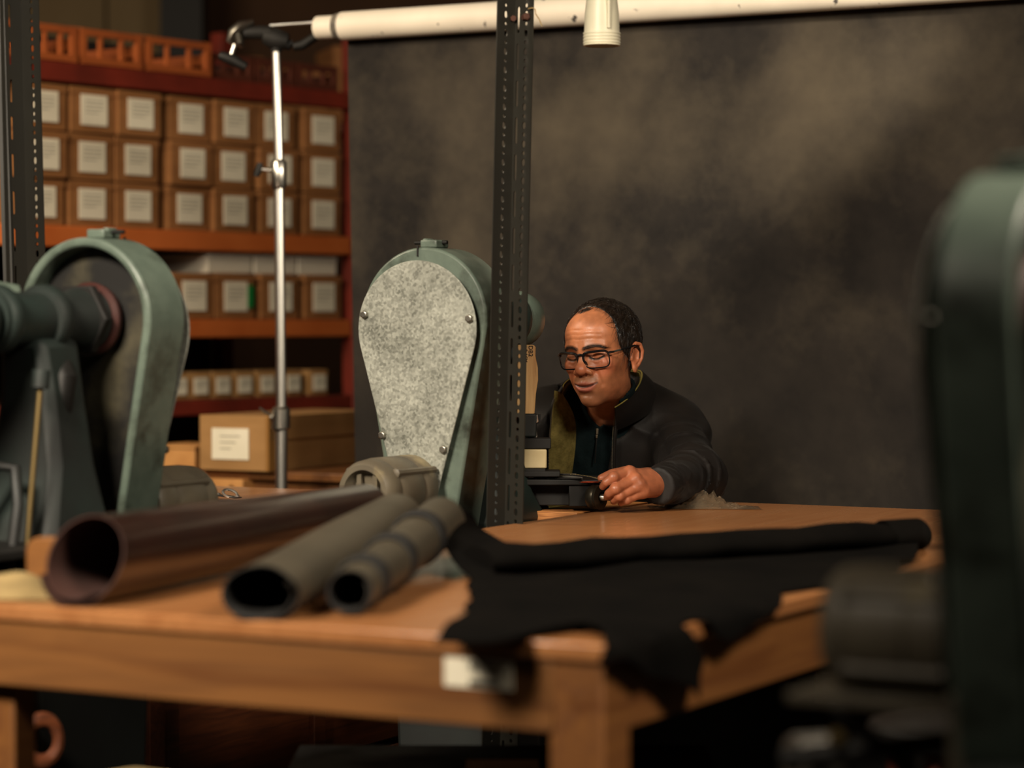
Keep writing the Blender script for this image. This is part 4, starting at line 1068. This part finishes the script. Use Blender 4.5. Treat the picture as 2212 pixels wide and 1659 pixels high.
hx, hy, hz = HC
xs = axis_lines(-.10, .52, [(hx-.105, hx+.105), (.17, .34)], .0019, .008)
ys = axis_lines(5.20, 6.14, [(5.21, 5.38), (hy-.125, hy+.115)], .0019, .009)
zs = axis_lines(.0, hz+.13, [(.855, .945), (hz-.15, hz+.13)], .0019, .009)
def bb(pts, m): return [min(p[i] for p in pts)-m for i in range(3)], [max(p[i] for p in pts)+m for i in range(3)]
G = [(*bb([(hx, hy, hz)], .15), lambda P: head_mm(to_head(P))*.001, .02),
     (*bb([NECK0, NECK1], .09), neck, .025),
     ([-.02, 5.72, .40], [.46, 6.13, 1.10], lambda P: torso(P), .05),
     (*bb([SHL, ELL, WRL], .08), lambda P: arm(P, SHL, ELL, WRL), .03),
     (*bb([SHR, ELR, WRR], .08), lambda P: arm(P, SHR, ELR, WRR), .03),
     (*bb([WRL]+[q for v in FING.values() for q in v[0]], .035), lambda P: hand(P, FING, WRL), .012),
     (*bb([WRR]+[q for v in FINGR.values() for q in v[0]], .035), lambda P: hand(P, FINGR, WRR), .012),
     (*bb([HIPL, KNL, ANL], .12), lambda P: leg(P, HIPL, KNL, ANL), .05),
     (*bb([HIPR, KNR, ANR], .12), lambda P: leg(P, HIPR, KNR, ANR), .05),
     (*bb([ANL, (ANL[0], ANL[1]-.16, .03)], .07), lambda P: foot(P, ANL), .02),
     (*bb([ANR, (ANR[0], ANR[1]-.16, .03)], .07), lambda P: foot(P, ANR), .02)]
V, F = nets(field(xs, ys, zs, G), xs, ys, zs)
# skin tones by place on the body (lips, brows, lids, beard shadow, ruddy cheeks, nails) and painted hand shade
hp = to_head(tuple(V[:, i].astype(np.float32) for i in range(3))); hq = (np.abs(hp[0]), hp[1], hp[2])
inhead = (np.abs(hp[0]) < 105) & (np.abs(hp[1]) < 125) & (hp[2] > -120) & (hp[2] < 130)
base = np.array(lin((180, 114, 77))); colr = np.tile(base, (len(V), 1))
def blend(mask, c): 
    m = np.clip(mask, 0, 1)[:, None]*np.where(inhead, 1, 0)[:, None]; colr[:] = colr*(1-m)+np.array(lin(c))*m
def near_(d, a, b2): return 1-np.clip((d-a)/(b2-a), 0, 1)
colr[(V[:, 2] < .97) & (V[:, 1] < 5.6)] = np.array(lin((158, 94, 64)))  # hands tinted darker: their shading is put into the skin colour
blend(.55*near_(ell(hq, (40, 72, -24), (20, 20, 18)), -2, 12), (190, 104, 74))
blend(.55*near_(ell(hp, (0, 103, -28), (14, 12, 12)), -2, 8), (190, 108, 76))
blend(.35*near_(ell(hq, (78, -12, -6), (10, 22, 32)), 0, 6), (188, 104, 74))
blend(.50*near_(ell(hp, (0, 84, -50), (27, 22, 6)), 0, 5), (120, 92, 70))
blend(.40*near_(ell(hp, (0, 72, -94), (30, 28, 17)), 0, 12), (132, 94, 68))
blend(.75*near_(chain(hp, LIPU, rU), .3, 2.0), (152, 82, 66))
blend(.85*near_(chain(hp, LIPL, rL), .3, 2.0), (186, 104, 88))
blend(.9*near_(chain(hp, [(a_[0], a_[1]-2.5, a_[2]) for a_ in SLIT], [.6]*len(SLIT)), .8, 2.8), (40, 20, 16))
blend(1.0*near_(chain(hq, LASH, [.6]*len(LASH)), 1.3, 2.8), (20, 13, 10))
blend(.80*near_(chain(hq, BROWC, [2.8]*len(BROWC)), .3, 3.4), (44, 30, 22))
blend(.35*near_(ell(hq, (31, 80, -15), (15, 8, 5)), 0, 5), (160, 98, 70))
SKIN = bpy.data.materials.new('skin'); SKIN.use_nodes = True
nt = SKIN.node_tree; N, L = nt.nodes, nt.links; b_ = N['Principled BSDF']
at = N.new('ShaderNodeVertexColor'); at.layer_name = 'tone'
tc = N.new('ShaderNodeTexCoord'); n1 = N.new('ShaderNodeTexNoise'); n1.inputs['Scale'].default_value = 38; n1.inputs['Detail'].default_value = 8; L.new(tc.outputs['Object'], n1.inputs['Vector'])
mr = N.new('ShaderNodeMapRange'); L.new(n1.outputs['Fac'], mr.inputs[0]); mr.inputs[1].default_value = .3; mr.inputs[2].default_value = .7; mr.inputs[3].default_value = .70; mr.inputs[4].default_value = 1.18
mx = N.new('ShaderNodeMix'); mx.data_type = 'RGBA'; mx.blend_type = 'MULTIPLY'; mx.inputs['Factor'].default_value = 1
L.new(at.outputs[0], mx.inputs['A']); L.new(mr.outputs[0], mx.inputs['B']); L.new(mx.outputs['Result'], b_.inputs['Base Color'])
b_.inputs['Roughness'].default_value = .42; b_.inputs['Subsurface Weight'].default_value = .12; b_.inputs['Subsurface Radius'].default_value = (.010, .004, .002); b_.inputs['Subsurface Scale'].default_value = .5
n2 = N.new('ShaderNodeTexNoise'); n2.inputs['Scale'].default_value = 260; n2.inputs['Detail'].default_value = 6; L.new(tc.outputs['Object'], n2.inputs['Vector'])
bp2 = N.new('ShaderNodeBump'); bp2.inputs['Strength'].default_value = .22; bp2.inputs['Distance'].default_value = .0012; L.new(n2.outputs['Fac'], bp2.inputs['Height']); L.new(bp2.outputs[0], b_.inputs['Normal'])
me = np_mesh('person', V, F, colr)
man = link('person', me, SKIN, None, angle=180)
tag(man, 'man in dark jacket and black glasses seated behind the table, looking down', 'person')

# ---- hair
HAIR = mat('black_hair', (26, 20, 16), (40, 30, 22), 60, rough=.32, spec=.5)
def hairline(p):                                 # positive in front of the hairline
    zk = [-80, -55, -30, -16, 0, 15, 30, 52, 66, 80, 95, 120]; yk = [-70, -52, -26, 4, 26, 36, 41, 43, 43, 42, 38, 34]
    yh = np.interp(p[2], zk, yk)
    temple = np.exp(-((np.abs(p[0])-52)/20)**2)*np.exp(-((p[2]-76)/22)**2)*3
    return p[1]-yh-np.where(p[0] < -30, 6.0, 0.0)+temple
def hair_mm(p):
    n_ = 1.0*np.sin(p[0]*.5+p[1]*.2)*np.sin(p[2]*.33+p[1]*.4)
    top = np.clip((p[2]-40)/60, 0, 1)
    d = skull(p)-(6.0-1.5*top)+n_
    d = smax(d, hairline(p)*.75, 6)
    q = (np.abs(p[0]), p[1], p[2])
    d = cut(d, ell(q, (84, -8, -18), (16, 23, 31)), 3)
    return smax(d, -(p[2]+62), 4)
gx = np.arange(-92, 93, 2.4, dtype=np.float32); gy = np.arange(-116, 92, 2.4, dtype=np.float32); gz = np.arange(-68, 128, 2.4, dtype=np.float32)
Vh, Fh = nets(hair_mm(np.meshgrid(gx, gy, gz, indexing='ij')).astype(np.float32), gx, gy, gz)
def mm_world(V_):
    loc = np.stack([V_[:, 0], -V_[:, 1], V_[:, 2]], 1)*.001
    return loc @ RHn.T.astype(np.float64)+np.array(HC)
hb = MB()
link('hair', np_mesh('hair', mm_world(Vh), Fh), HAIR, man, angle=180)
hairo = COL.objects[-1]
# strands combed over the scalp
rg = np.random.RandomState(4); NS = 2600
cand = Vh[rg.randint(0, len(Vh), NS*2)]
hd_ = hairline(cand.T); keep = (hd_ < 2) & (skull(cand.T) > 2.0); cand = cand[keep][:NS]
crown = np.array([6, -40, 100.])
def grad(p):
    e = .5; return np.stack([skull((p+np.eye(3)[i]*e).T)-skull((p-np.eye(3)[i]*e).T) for i in range(3)], 1)
paths = [cand.copy()]; p = cand.copy().astype(np.float64)
dirv = p-crown; dirv[:, 1] += 12*(p[:, 2] > 60); jit = rg.normal(0, .22, p.shape); lens = rg.uniform(3.2, 6.5, len(p))[:, None]
front = (p[:, 2] > 55); lift = rg.uniform(4.5, 8.5, len(p))
for s in range(6):
    g = grad(p); g /= np.linalg.norm(g, axis=1)[:, None]+1e-9
    t = dirv/(np.linalg.norm(dirv, axis=1)[:, None]+1e-9)+jit; t[:, 2] -= .35*(1-front); t -= g*(t*g).sum(1)[:, None]; t /= np.linalg.norm(t, axis=1)[:, None]+1e-9
    p = p+t*lens; sd_ = skull(p.T); p += g*(lift-sd_)[:, None]*.7; dirv = t; paths.append(p.copy())
paths = np.stack(paths, 1)
sb_ = MB()
def strands(paths, r0):
    vs, fs = [], []
    for P_ in paths:
        Wp = mm_world(P_); o_ = len(vs); k = len(Wp)
        T_v = Wp[-1]-Wp[0]; a = np.cross(T_v, (0.3, .2, 1.)); a /= np.linalg.norm(a)+1e-9; b2 = np.cross(T_v, a); b2 /= np.linalg.norm(b2)+1e-9
        for i, c in enumerate(Wp):
            rr = r0*(1-i/(k-.6))*(.6 if i == 0 else 1)
            for q in range(3): vs.append(c+(a*math.cos(2.094*q)+b2*math.sin(2.094*q))*rr)
        for i in range(k-1):
            for q in range(3): fs.append((o_+i*3+q, o_+i*3+(q+1) % 3, o_+i*3+3+(q+1) % 3, o_+i*3+3+q))
    return np.array(vs), np.array(fs)
fl = []
for k in range(46):                              # thin forelock falling over the bare forehead
    x0 = rg.normal(-3, 9); y0 = 50+rg.uniform(-6, 3); P_ = np.array([[x0, y0, 108.]])
    cur = P_[0].copy(); d_ = np.array([rg.normal(-.25, .12), 1, -.1]); L_ = rg.uniform(3.5, 6.8); row = []
    for s in range(7):
        g = grad(cur[None])[0]; g /= np.linalg.norm(g); cur = cur+g*(rg.uniform(2.2, 4.2)-skull(cur[:, None])[0])
        row.append(cur.copy()); d_ = d_-g*(d_@g); d_ /= np.linalg.norm(d_); d_[0] -= .08; cur = cur+d_*L_
    fl.append(row)
br = []
for k in range(230):                             # eyebrow hairs
    sx = 1 if k % 2 else -1; t = rg.uniform(0, 1); i = t*(len(BROWC)-1); j = min(len(BROWC)-2, int(i))
    c = np.array(BROWC[j])+(np.array(BROWC[j+1])-np.array(BROWC[j]))*(i-j)
    c[2] += rg.uniform(-3.0, 3.2)*(1-.6*t); L_ = rg.uniform(4.5, 8); row = []
    for s in range(5):
        f = s/4; q_ = c+np.array([L_*f*.9, 0, L_*f*(.42-.75*t)]); col_ = np.linspace(115, 45, 141)
        d_ = base_mm((np.full(141, q_[0]), col_, np.full(141, q_[2]))); y_ = col_[int(np.argmax(d_ < .3+1.3*math.sin(PI*min(f+.15, 1))))]
        row.append(np.array([q_[0]*sx, y_, q_[2]]))
    br.append(row)
vb1, fb1 = strands(np.array(br), .00034)
link('eyebrows', np_mesh('eyebrows', vb1, fb1), HAIR, man, angle=180)
vs1, fs1 = strands(paths, .00052); vs2, fs2 = strands(np.array(fl), .0005)
so = link('hair_strands', np_mesh('hair_strands', np.concatenate([vs1, vs2]), np.concatenate([fs1, fs2+len(vs1)])), HAIR, hairo, angle=180)

# ---- glasses
FRAME = mat('black_acetate', (16, 17, 19), None, rough=.22)
TEMPLE = mat('grey_metal_temple', (120, 118, 108), None, rough=.3, metal=.7)
gl = None; fr = MB()
def rim(sx, k):
    a = 2*PI*k/40; c, s = math.cos(a), math.sin(a); n_ = 4.4
    x = 27.8*math.copysign(abs(c)**(2/n_), c); z = 18.0*math.copysign(abs(s)**(2/n_), s)
    if s > 0: z += 1.2*(x*sx/26)
    else: x *= 1-.10*abs(s)
    X = sx*34.8+x; Y = 97-.0042*X*X-.0*z+.13*(z)
    return H(X, Y, -8+z)
for sx in (-1, 1):
    pts = [rim(sx, k) for k in range(41)]
    rad = [.0016+.0013*max(0, math.sin(2*PI*k/40))+.0010*max(0, -math.cos(2*PI*k/40)*sx) for k in range(41)]
    fr.tube(pts[:-1]+[pts[0]], rad, 8, caps=False, up=tuple(H(0, 1, 0)-H(0, 0, 0)))
fr.tube([H(-11, 97, 1), H(-5, 99, 4), H(0, 99.5, 5), H(5, 99, 4), H(11, 97, 1)], .0030, 8)
for sx in (-1, 1):
    fr.tube([H(sx*8.5, 96, -8), H(sx*10, 92, -14), H(sx*12, 91, -19)], [.0012, .0024, .0012], 8)
    fr.tube([H(sx*59, 83, 4), H(sx*66, 79, 5.5), H(sx*71, 71, 6)], [.0028, .0030, .0022], 8)
gl = fr.obj('eyeglasses', FRAME, man)
for sx in (-1, 1):
    MB().tube([H(sx*70.5, 73, 6), H(sx*74, 48, 7.5)], .0019, 8, flat=1.2).obj('temple', TEMPLE, gl, label='grey metal temple arm')
    MB().tube([H(sx*74, 49, 7.5), H(sx*78, 20, 10), H(sx*81, 0, 12), H(sx*81, -14, 6), H(sx*79, -24, -6)], .0021, 8).obj('temple_tip', FRAME, gl)
    pts = [rim(sx, k) for k in range(40)]; c = sum(pts, Vector())/40
    b = MB(); b.add(pts+[c+(RHEAD@Vector((0, -.001, 0)))], [(k, (k+1) % 40, 40) for k in range(40)]); b.obj('lens', LENS, gl, recalc=False)
# ---- clothes
JACK = mat('dark_brown_jacket_cloth', (22, 16, 12), (14, 10, 8), 18, rough=.62, bump=.15, bscale=34, spec=.32, sheen=.02)
SWEAT = mat('dark_teal_knit', (22, 34, 36), (17, 27, 29), 60, rough=.95, bump=.25, bscale=240, spec=.1)
FLEECE = mat('olive_fleece', (122, 110, 62), (98, 88, 48), 70, rough=1, bump=.6, bscale=240, spec=.05)
TROU = mat('dark_trousers', (28, 27, 27), (22, 21, 21), 20, rough=.9)
SHOE = mat('black_shoe', (16, 15, 14), None, rough=.5)
ZIP = mat('zip_metal', (150, 140, 120), None, rough=.35, metal=1)
def waves(p, seed, n, f, ani=(1, 1, 1)):
    r = np.random.RandomState(seed); o = 0
    for _ in range(n):
        k = r.normal(size=3)*np.array(ani); k *= f*r.uniform(.7, 1.3)/(np.linalg.norm(k)+1e-6); o = o+np.sin(p[0]*k[0]+p[1]*k[1]+p[2]*k[2]+r.uniform(0, 6.28))
    return o/math.sqrt(n)
def ridge(v): return np.maximum(0, 1-np.abs(v)*1.6)**1.5
def folds(p):
    return .0030*waves(p, 3, 4, 42, (1, .6, .7))-.0070*ridge(waves(p, 8, 4, 30, (1, .5, .9)))
def sleeve(p, s, e, w_):
    d = cap(p, s, e, .067, .063); w2_ = tuple(w_[i]+(w_[i]-e[i])*.2 for i in range(3)); f = cap(p, e, w2_, .060, .040)
    def par(a, b2):
        ba = [b2[i]-a[i] for i in range(3)]; l2 = sum(q*q for q in ba)
        return sum((p[i]-a[i])*ba[i] for i in range(3))/l2
    t1, t2 = par(s, e), par(e, w_)
    wob = waves(p, 21, 4, 34)
    w1 = np.exp(-((t1-.85)/.5)**2); w2 = np.exp(-((t2-.2)/.5)**2)
    d = d-.0115*w1*ridge(np.sin(t1*13+wob*1.3+p[0]*18))*np.clip(.7+.6*waves(p, 5, 3, 26), 0, 1)-.002*waves(p, 9, 4, 60)
    f = f-.0110*w2*ridge(np.sin(t2*11+wob*1.4+p[2]*22))*np.clip(.7+.6*waves(p, 6, 3, 26), 0, 1)-.0016*waves(p, 10, 4, 70)
    f = f+.0020*np.exp(-((t2-1.02)/.12)**2)*np.sin(np.arctan2(p[2]-w_[2], p[1]-w_[1])*13)
    d = smin(d, f, .03)
    # the cuff ends just past the wrist
    ba = np.array(w_)-np.array(e); n_ = ba/np.linalg.norm(ba)
    pl = (p[0]-w_[0])*n_[0]+(p[1]-w_[1])*n_[1]+(p[2]-w_[2])*n_[2]-.046
    return smax(d, pl, .004)
def jacket(p):
    d = torso(p, .024)
    d = smin(d, cap(p, (NECK1[0], NECK1[1]+.03, 1.075), SHL, .046, .062), .04)
    d = smin(d, cap(p, (NECK1[0], NECK1[1]+.03, 1.075), SHR, .046, .062), .04)
    d = d+folds(p)
    d = smin(d, sleeve(p, SHL, ELL, WRL), .030)
    d = smin(d, sleeve(p, SHR, ELR, WRR), .030)
    # armhole seam
    for s in (SHL, SHR):
        sg = 1 if s is SHL else -1
        pl = (p[0]-(s[0]-sg*.030))*sg*.92+(p[2]-s[2])*.35
        d = d+.0030*np.exp(-(pl/.0045)**2)*(p[2] > s[2]-.11)
    # open front
    f = np.maximum(np.abs(p[0]-(.163+(p[2]-.95)*.18))-(.058+np.clip(p[2]-.98, 0, .2)*.22), p[1]-5.845)
    d = smax(d, -f, .006)
    d = smax(d, p[1]-(NECK1[1]+.11+(1.3-p[2])*.6), .01)
    nk = cap(p, (NECK1[0], NECK1[1]-.02, 1.0), (NECK0[0], NECK0[1], NECK0[2]+.1), .066)
    d = smax(d, -nk, .008)
    return smax(d, .50-p[2], .01)
xs = axis_lines(-.07, .54, [], .0045, .0045); ys = axis_lines(5.28, 6.16, [], .0045, .0048); zs = axis_lines(.48, 1.16, [], .0045, .0045)
P = np.meshgrid(xs, ys, zs, indexing='ij'); V, F = nets(jacket(P).astype(np.float32), xs, ys, zs)
jk = link('jacket', np_mesh('jacket', V, F), JACK, man, angle=180)
SC1 = tuple(NECK1[i]+(NECK0[i]-NECK1[i])*.85 for i in range(3))
def sweater(p):
    d = torso(p, .010)
    d = smin(d, cap(p, NECK1, SC1, .068, .0585), .04)+.0015*np.sin(p[0]*90+p[2]*40)*np.sin(p[2]*60)
    # the half zip is open in a V at the throat
    cx = W(1294, 900, 5.74).x; zv = W(1291, 922, 5.74).z
    v = np.maximum(np.abs(p[0]-cx)-np.clip((p[2]-zv)*.85, -.01, .037), p[1]-5.72)
    d = smax(d, -v, .005)
    nk = cap(p, (NECK1[0], NECK1[1], 1.02), NECK0, .0545, .0490)
    d = smax(d, -nk, .004)
    d = smax(d, p[2]-1.092-(p[1]-5.66)*.28-(p[0]-.21)*.25, .006)
    return smax(d, .52-p[2], .01)
xs = axis_lines(.0, .46, [], .004, .004); ys = axis_lines(5.56, 5.94, [], .004, .004); zs = axis_lines(.50, 1.16, [], .004, .004)
P = np.meshgrid(xs, ys, zs, indexing='ij'); V, F = nets(jacket(P)*0+sweater(P).astype(np.float32), xs, ys, zs)
swt = link('sweater', np_mesh('sweater', V, F), SWEAT, man, angle=180)
def trous(p):
    d = ell(p, (.235, 5.96, .57), (.182, .137, .115))
    for h, k, a in ((HIPL, KNL, ANL), (HIPR, KNR, ANR)): d = smin(d, leg(p, h, k, a, .016), .04)
    return smax(d, .09-p[2], .01)
xs = axis_lines(-.06, .52, [], .008, .009); ys = axis_lines(5.5, 6.13, [], .008, .009); zs = axis_lines(.06, .72, [], .008, .009)
P = np.meshgrid(xs, ys, zs, indexing='ij'); V, F = nets(trous(P).astype(np.float32), xs, ys, zs)
link('trousers', np_mesh('trousers', V, F), TROU, man, angle=180)
for a in (ANL, ANR):
    xs = axis_lines(a[0]-.07, a[0]+.07, [], .006, .006); ys = axis_lines(a[1]-.23, a[1]+.10, [], .006, .006); zs = axis_lines(-.012, .13, [], .006, .006)
    P = np.meshgrid(xs, ys, zs, indexing='ij'); V, F = nets(smax(foot(P, a)-.008, .004-P[2], .004).astype(np.float32), xs, ys, zs)
    link('shoe', np_mesh('shoe', V, F), SHOE, man, angle=180)

def spl(P, n):
    out = []
    P = [Vector(q) for q in P]
    for i in range(len(P)-1):
        p0, p1, p2, p3 = P[max(i-1, 0)], P[i], P[i+1], P[min(i+2, len(P)-1)]
        for j in range(n):
            f = j/n; out.append(.5*((2*p1)+(p2-p0)*f+(2*p0-5*p1+4*p2-p3)*f*f+(3*p1-p0-3*p2+p3)*f**3))
    return out+[P[-1]]
topc = spl([W(1203, 850, 5.715), W(1214, 843, 5.715), W(1219, 830, 5.725), W(1234, 818, 5.76), W(1262, 803, 5.84), W(1320, 797, 5.885), W(1372, 800, 5.86), W(1386, 806, 5.79), W(1383, 826, 5.72), W(1367, 851, 5.655), W(1348, 868, 5.635), W(1328, 881, 5.635)], 6)
botc = spl([W(1188, 912, 5.705), W(1195, 900, 5.705), W(1200, 885, 5.715), W(1205, 868, 5.76), W(1235, 850, 5.88), W(1320, 850, 5.925), W(1415, 852, 5.88), W(1425, 868, 5.80), W(1410, 885, 5.755), W(1388, 900, 5.705), W(1358, 916, 5.69), W(1330, 928, 5.69)], 6)
n_ = len(topc)
def colr_(a, c):
    i = a*(n_-1); j = min(n_-2, int(i)); f = i-j
    t, b2 = topc[j].lerp(topc[j+1], f), botc[j].lerp(botc[j+1], f); m_ = t.lerp(b2, c)
    out = Vector((m_.x-.222, m_.y-5.80, 0)).normalized()
    return m_+out*.008*math.sin(PI*c)
co = MB().grid(colr_, n_-1, 8).obj('collar', JACK, jk, solid=.007, recalc=False, angle=80)
inn = MB().grid(lambda a, c: colr_(a, .04+.9*c)+(Vector((.222, 5.80, 0))-Vector((colr_(a, c).x, colr_(a, c).y, 0))).normalized()*.0062, n_-1, 6).obj('collar_lining', FLEECE, jk, solid=.003, recalc=False, angle=80, label='olive fleece collar lining')
MB().tube([q+Vector((0, -.001, .001)) for q in topc], .0014, 6).obj('collar_piping', mat('yellow_green_piping', (150, 136, 62), None, rough=.8), jk, label='yellow green piping along the collar')
# turned-out front edge with fleece lining and zip teeth
Lc = spl([W(1200, 845, 5.712), W(1193, 900, 5.690), W(1188, 960, 5.680), W(1186, 1030, 5.682), W(1186, 1100, 5.70)], 8)
Rc = spl([W(1210, 848, 5.725), W(1238, 900, 5.722), W(1241, 960, 5.712), W(1232, 1030, 5.716), W(1226, 1100, 5.73)], 8)
n2 = len(Lc)
def lapel(a, c):
    i = a*(n2-1); j = min(n2-2, int(i)); f = i-j; l, r_ = Lc[j].lerp(Lc[j+1], f), Rc[j].lerp(Rc[j+1], f)
    m_ = l.lerp(r_, c); m_.y -= .008*math.sin(PI*c)+.0025*math.sin(a*17+c*3); return m_
MB().grid(lapel, 34, 10).obj('fleece_lining', FLEECE, jk, solid=.007, recalc=False, angle=80, label='olive fleece lining of the open jacket')
b = MB()
for k in range(80):
    t = .05+k*.0115; i = t*(n2-1); j = min(n2-2, int(i)); b.box(Lc[j].lerp(Lc[j+1], i-j)+Vector((-.002, -.004, 0)), (.0022, .002, .0013))
Zr = spl([W(1329, 885, 5.690), W(1324, 930, 5.686), W(1322, 990, 5.690), W(1322, 1050, 5.70), W(1323, 1100, 5.715)], 8); n3 = len(Zr); b2 = MB()
for k in range(80):
    t = .02+k*.0122; i = t*(n3-1); j = min(n3-2, int(i)); b2.box(Zr[j].lerp(Zr[j+1], i-j)+Vector((0, -.006, 0)), (.0020, .002, .0013))
b.obj('zip_teeth', ZIP, jk); b2.obj('zip_teeth', ZIP, jk)
MB().tube([q+Vector((.006, -.001, 0)) for q in Zr], .0075, 8, flat=.5).obj('zip_placket', JACK, jk)
# sweater half zip
zf = spl([W(1291, 926, 5.722), W(1288, 960, 5.712), W(1285, 1000, 5.712)], 10)
MB().tube(zf, .0016, 6).obj('sweater_zip', BLACKIRON, swt)
MB().box(W(1290, 932, 5.716), (.006, .004, .014)).box(W(1289, 943, 5.713), (.005, .003, .008)).obj('zip_pull', ZIP, swt, bevel=.001)

# ---- stool under him
sto = thing('work_stool', 'wooden stool under the seated man, hidden behind the table', 'stool', (.235, 5.99, 0))
MB().lathe([(.15, .405), (.16, .412), (.16, .43), (.15, .44)], 28).obj('seat', REDWOOD, sto)
for k in range(4):
    a = PI/4+k*PI/2; MB().tube([(.09*math.cos(a), .09*math.sin(a), .41), (.13*math.cos(a), .13*math.sin(a), 0)], .016, 10).obj('leg', REDWOOD, sto)
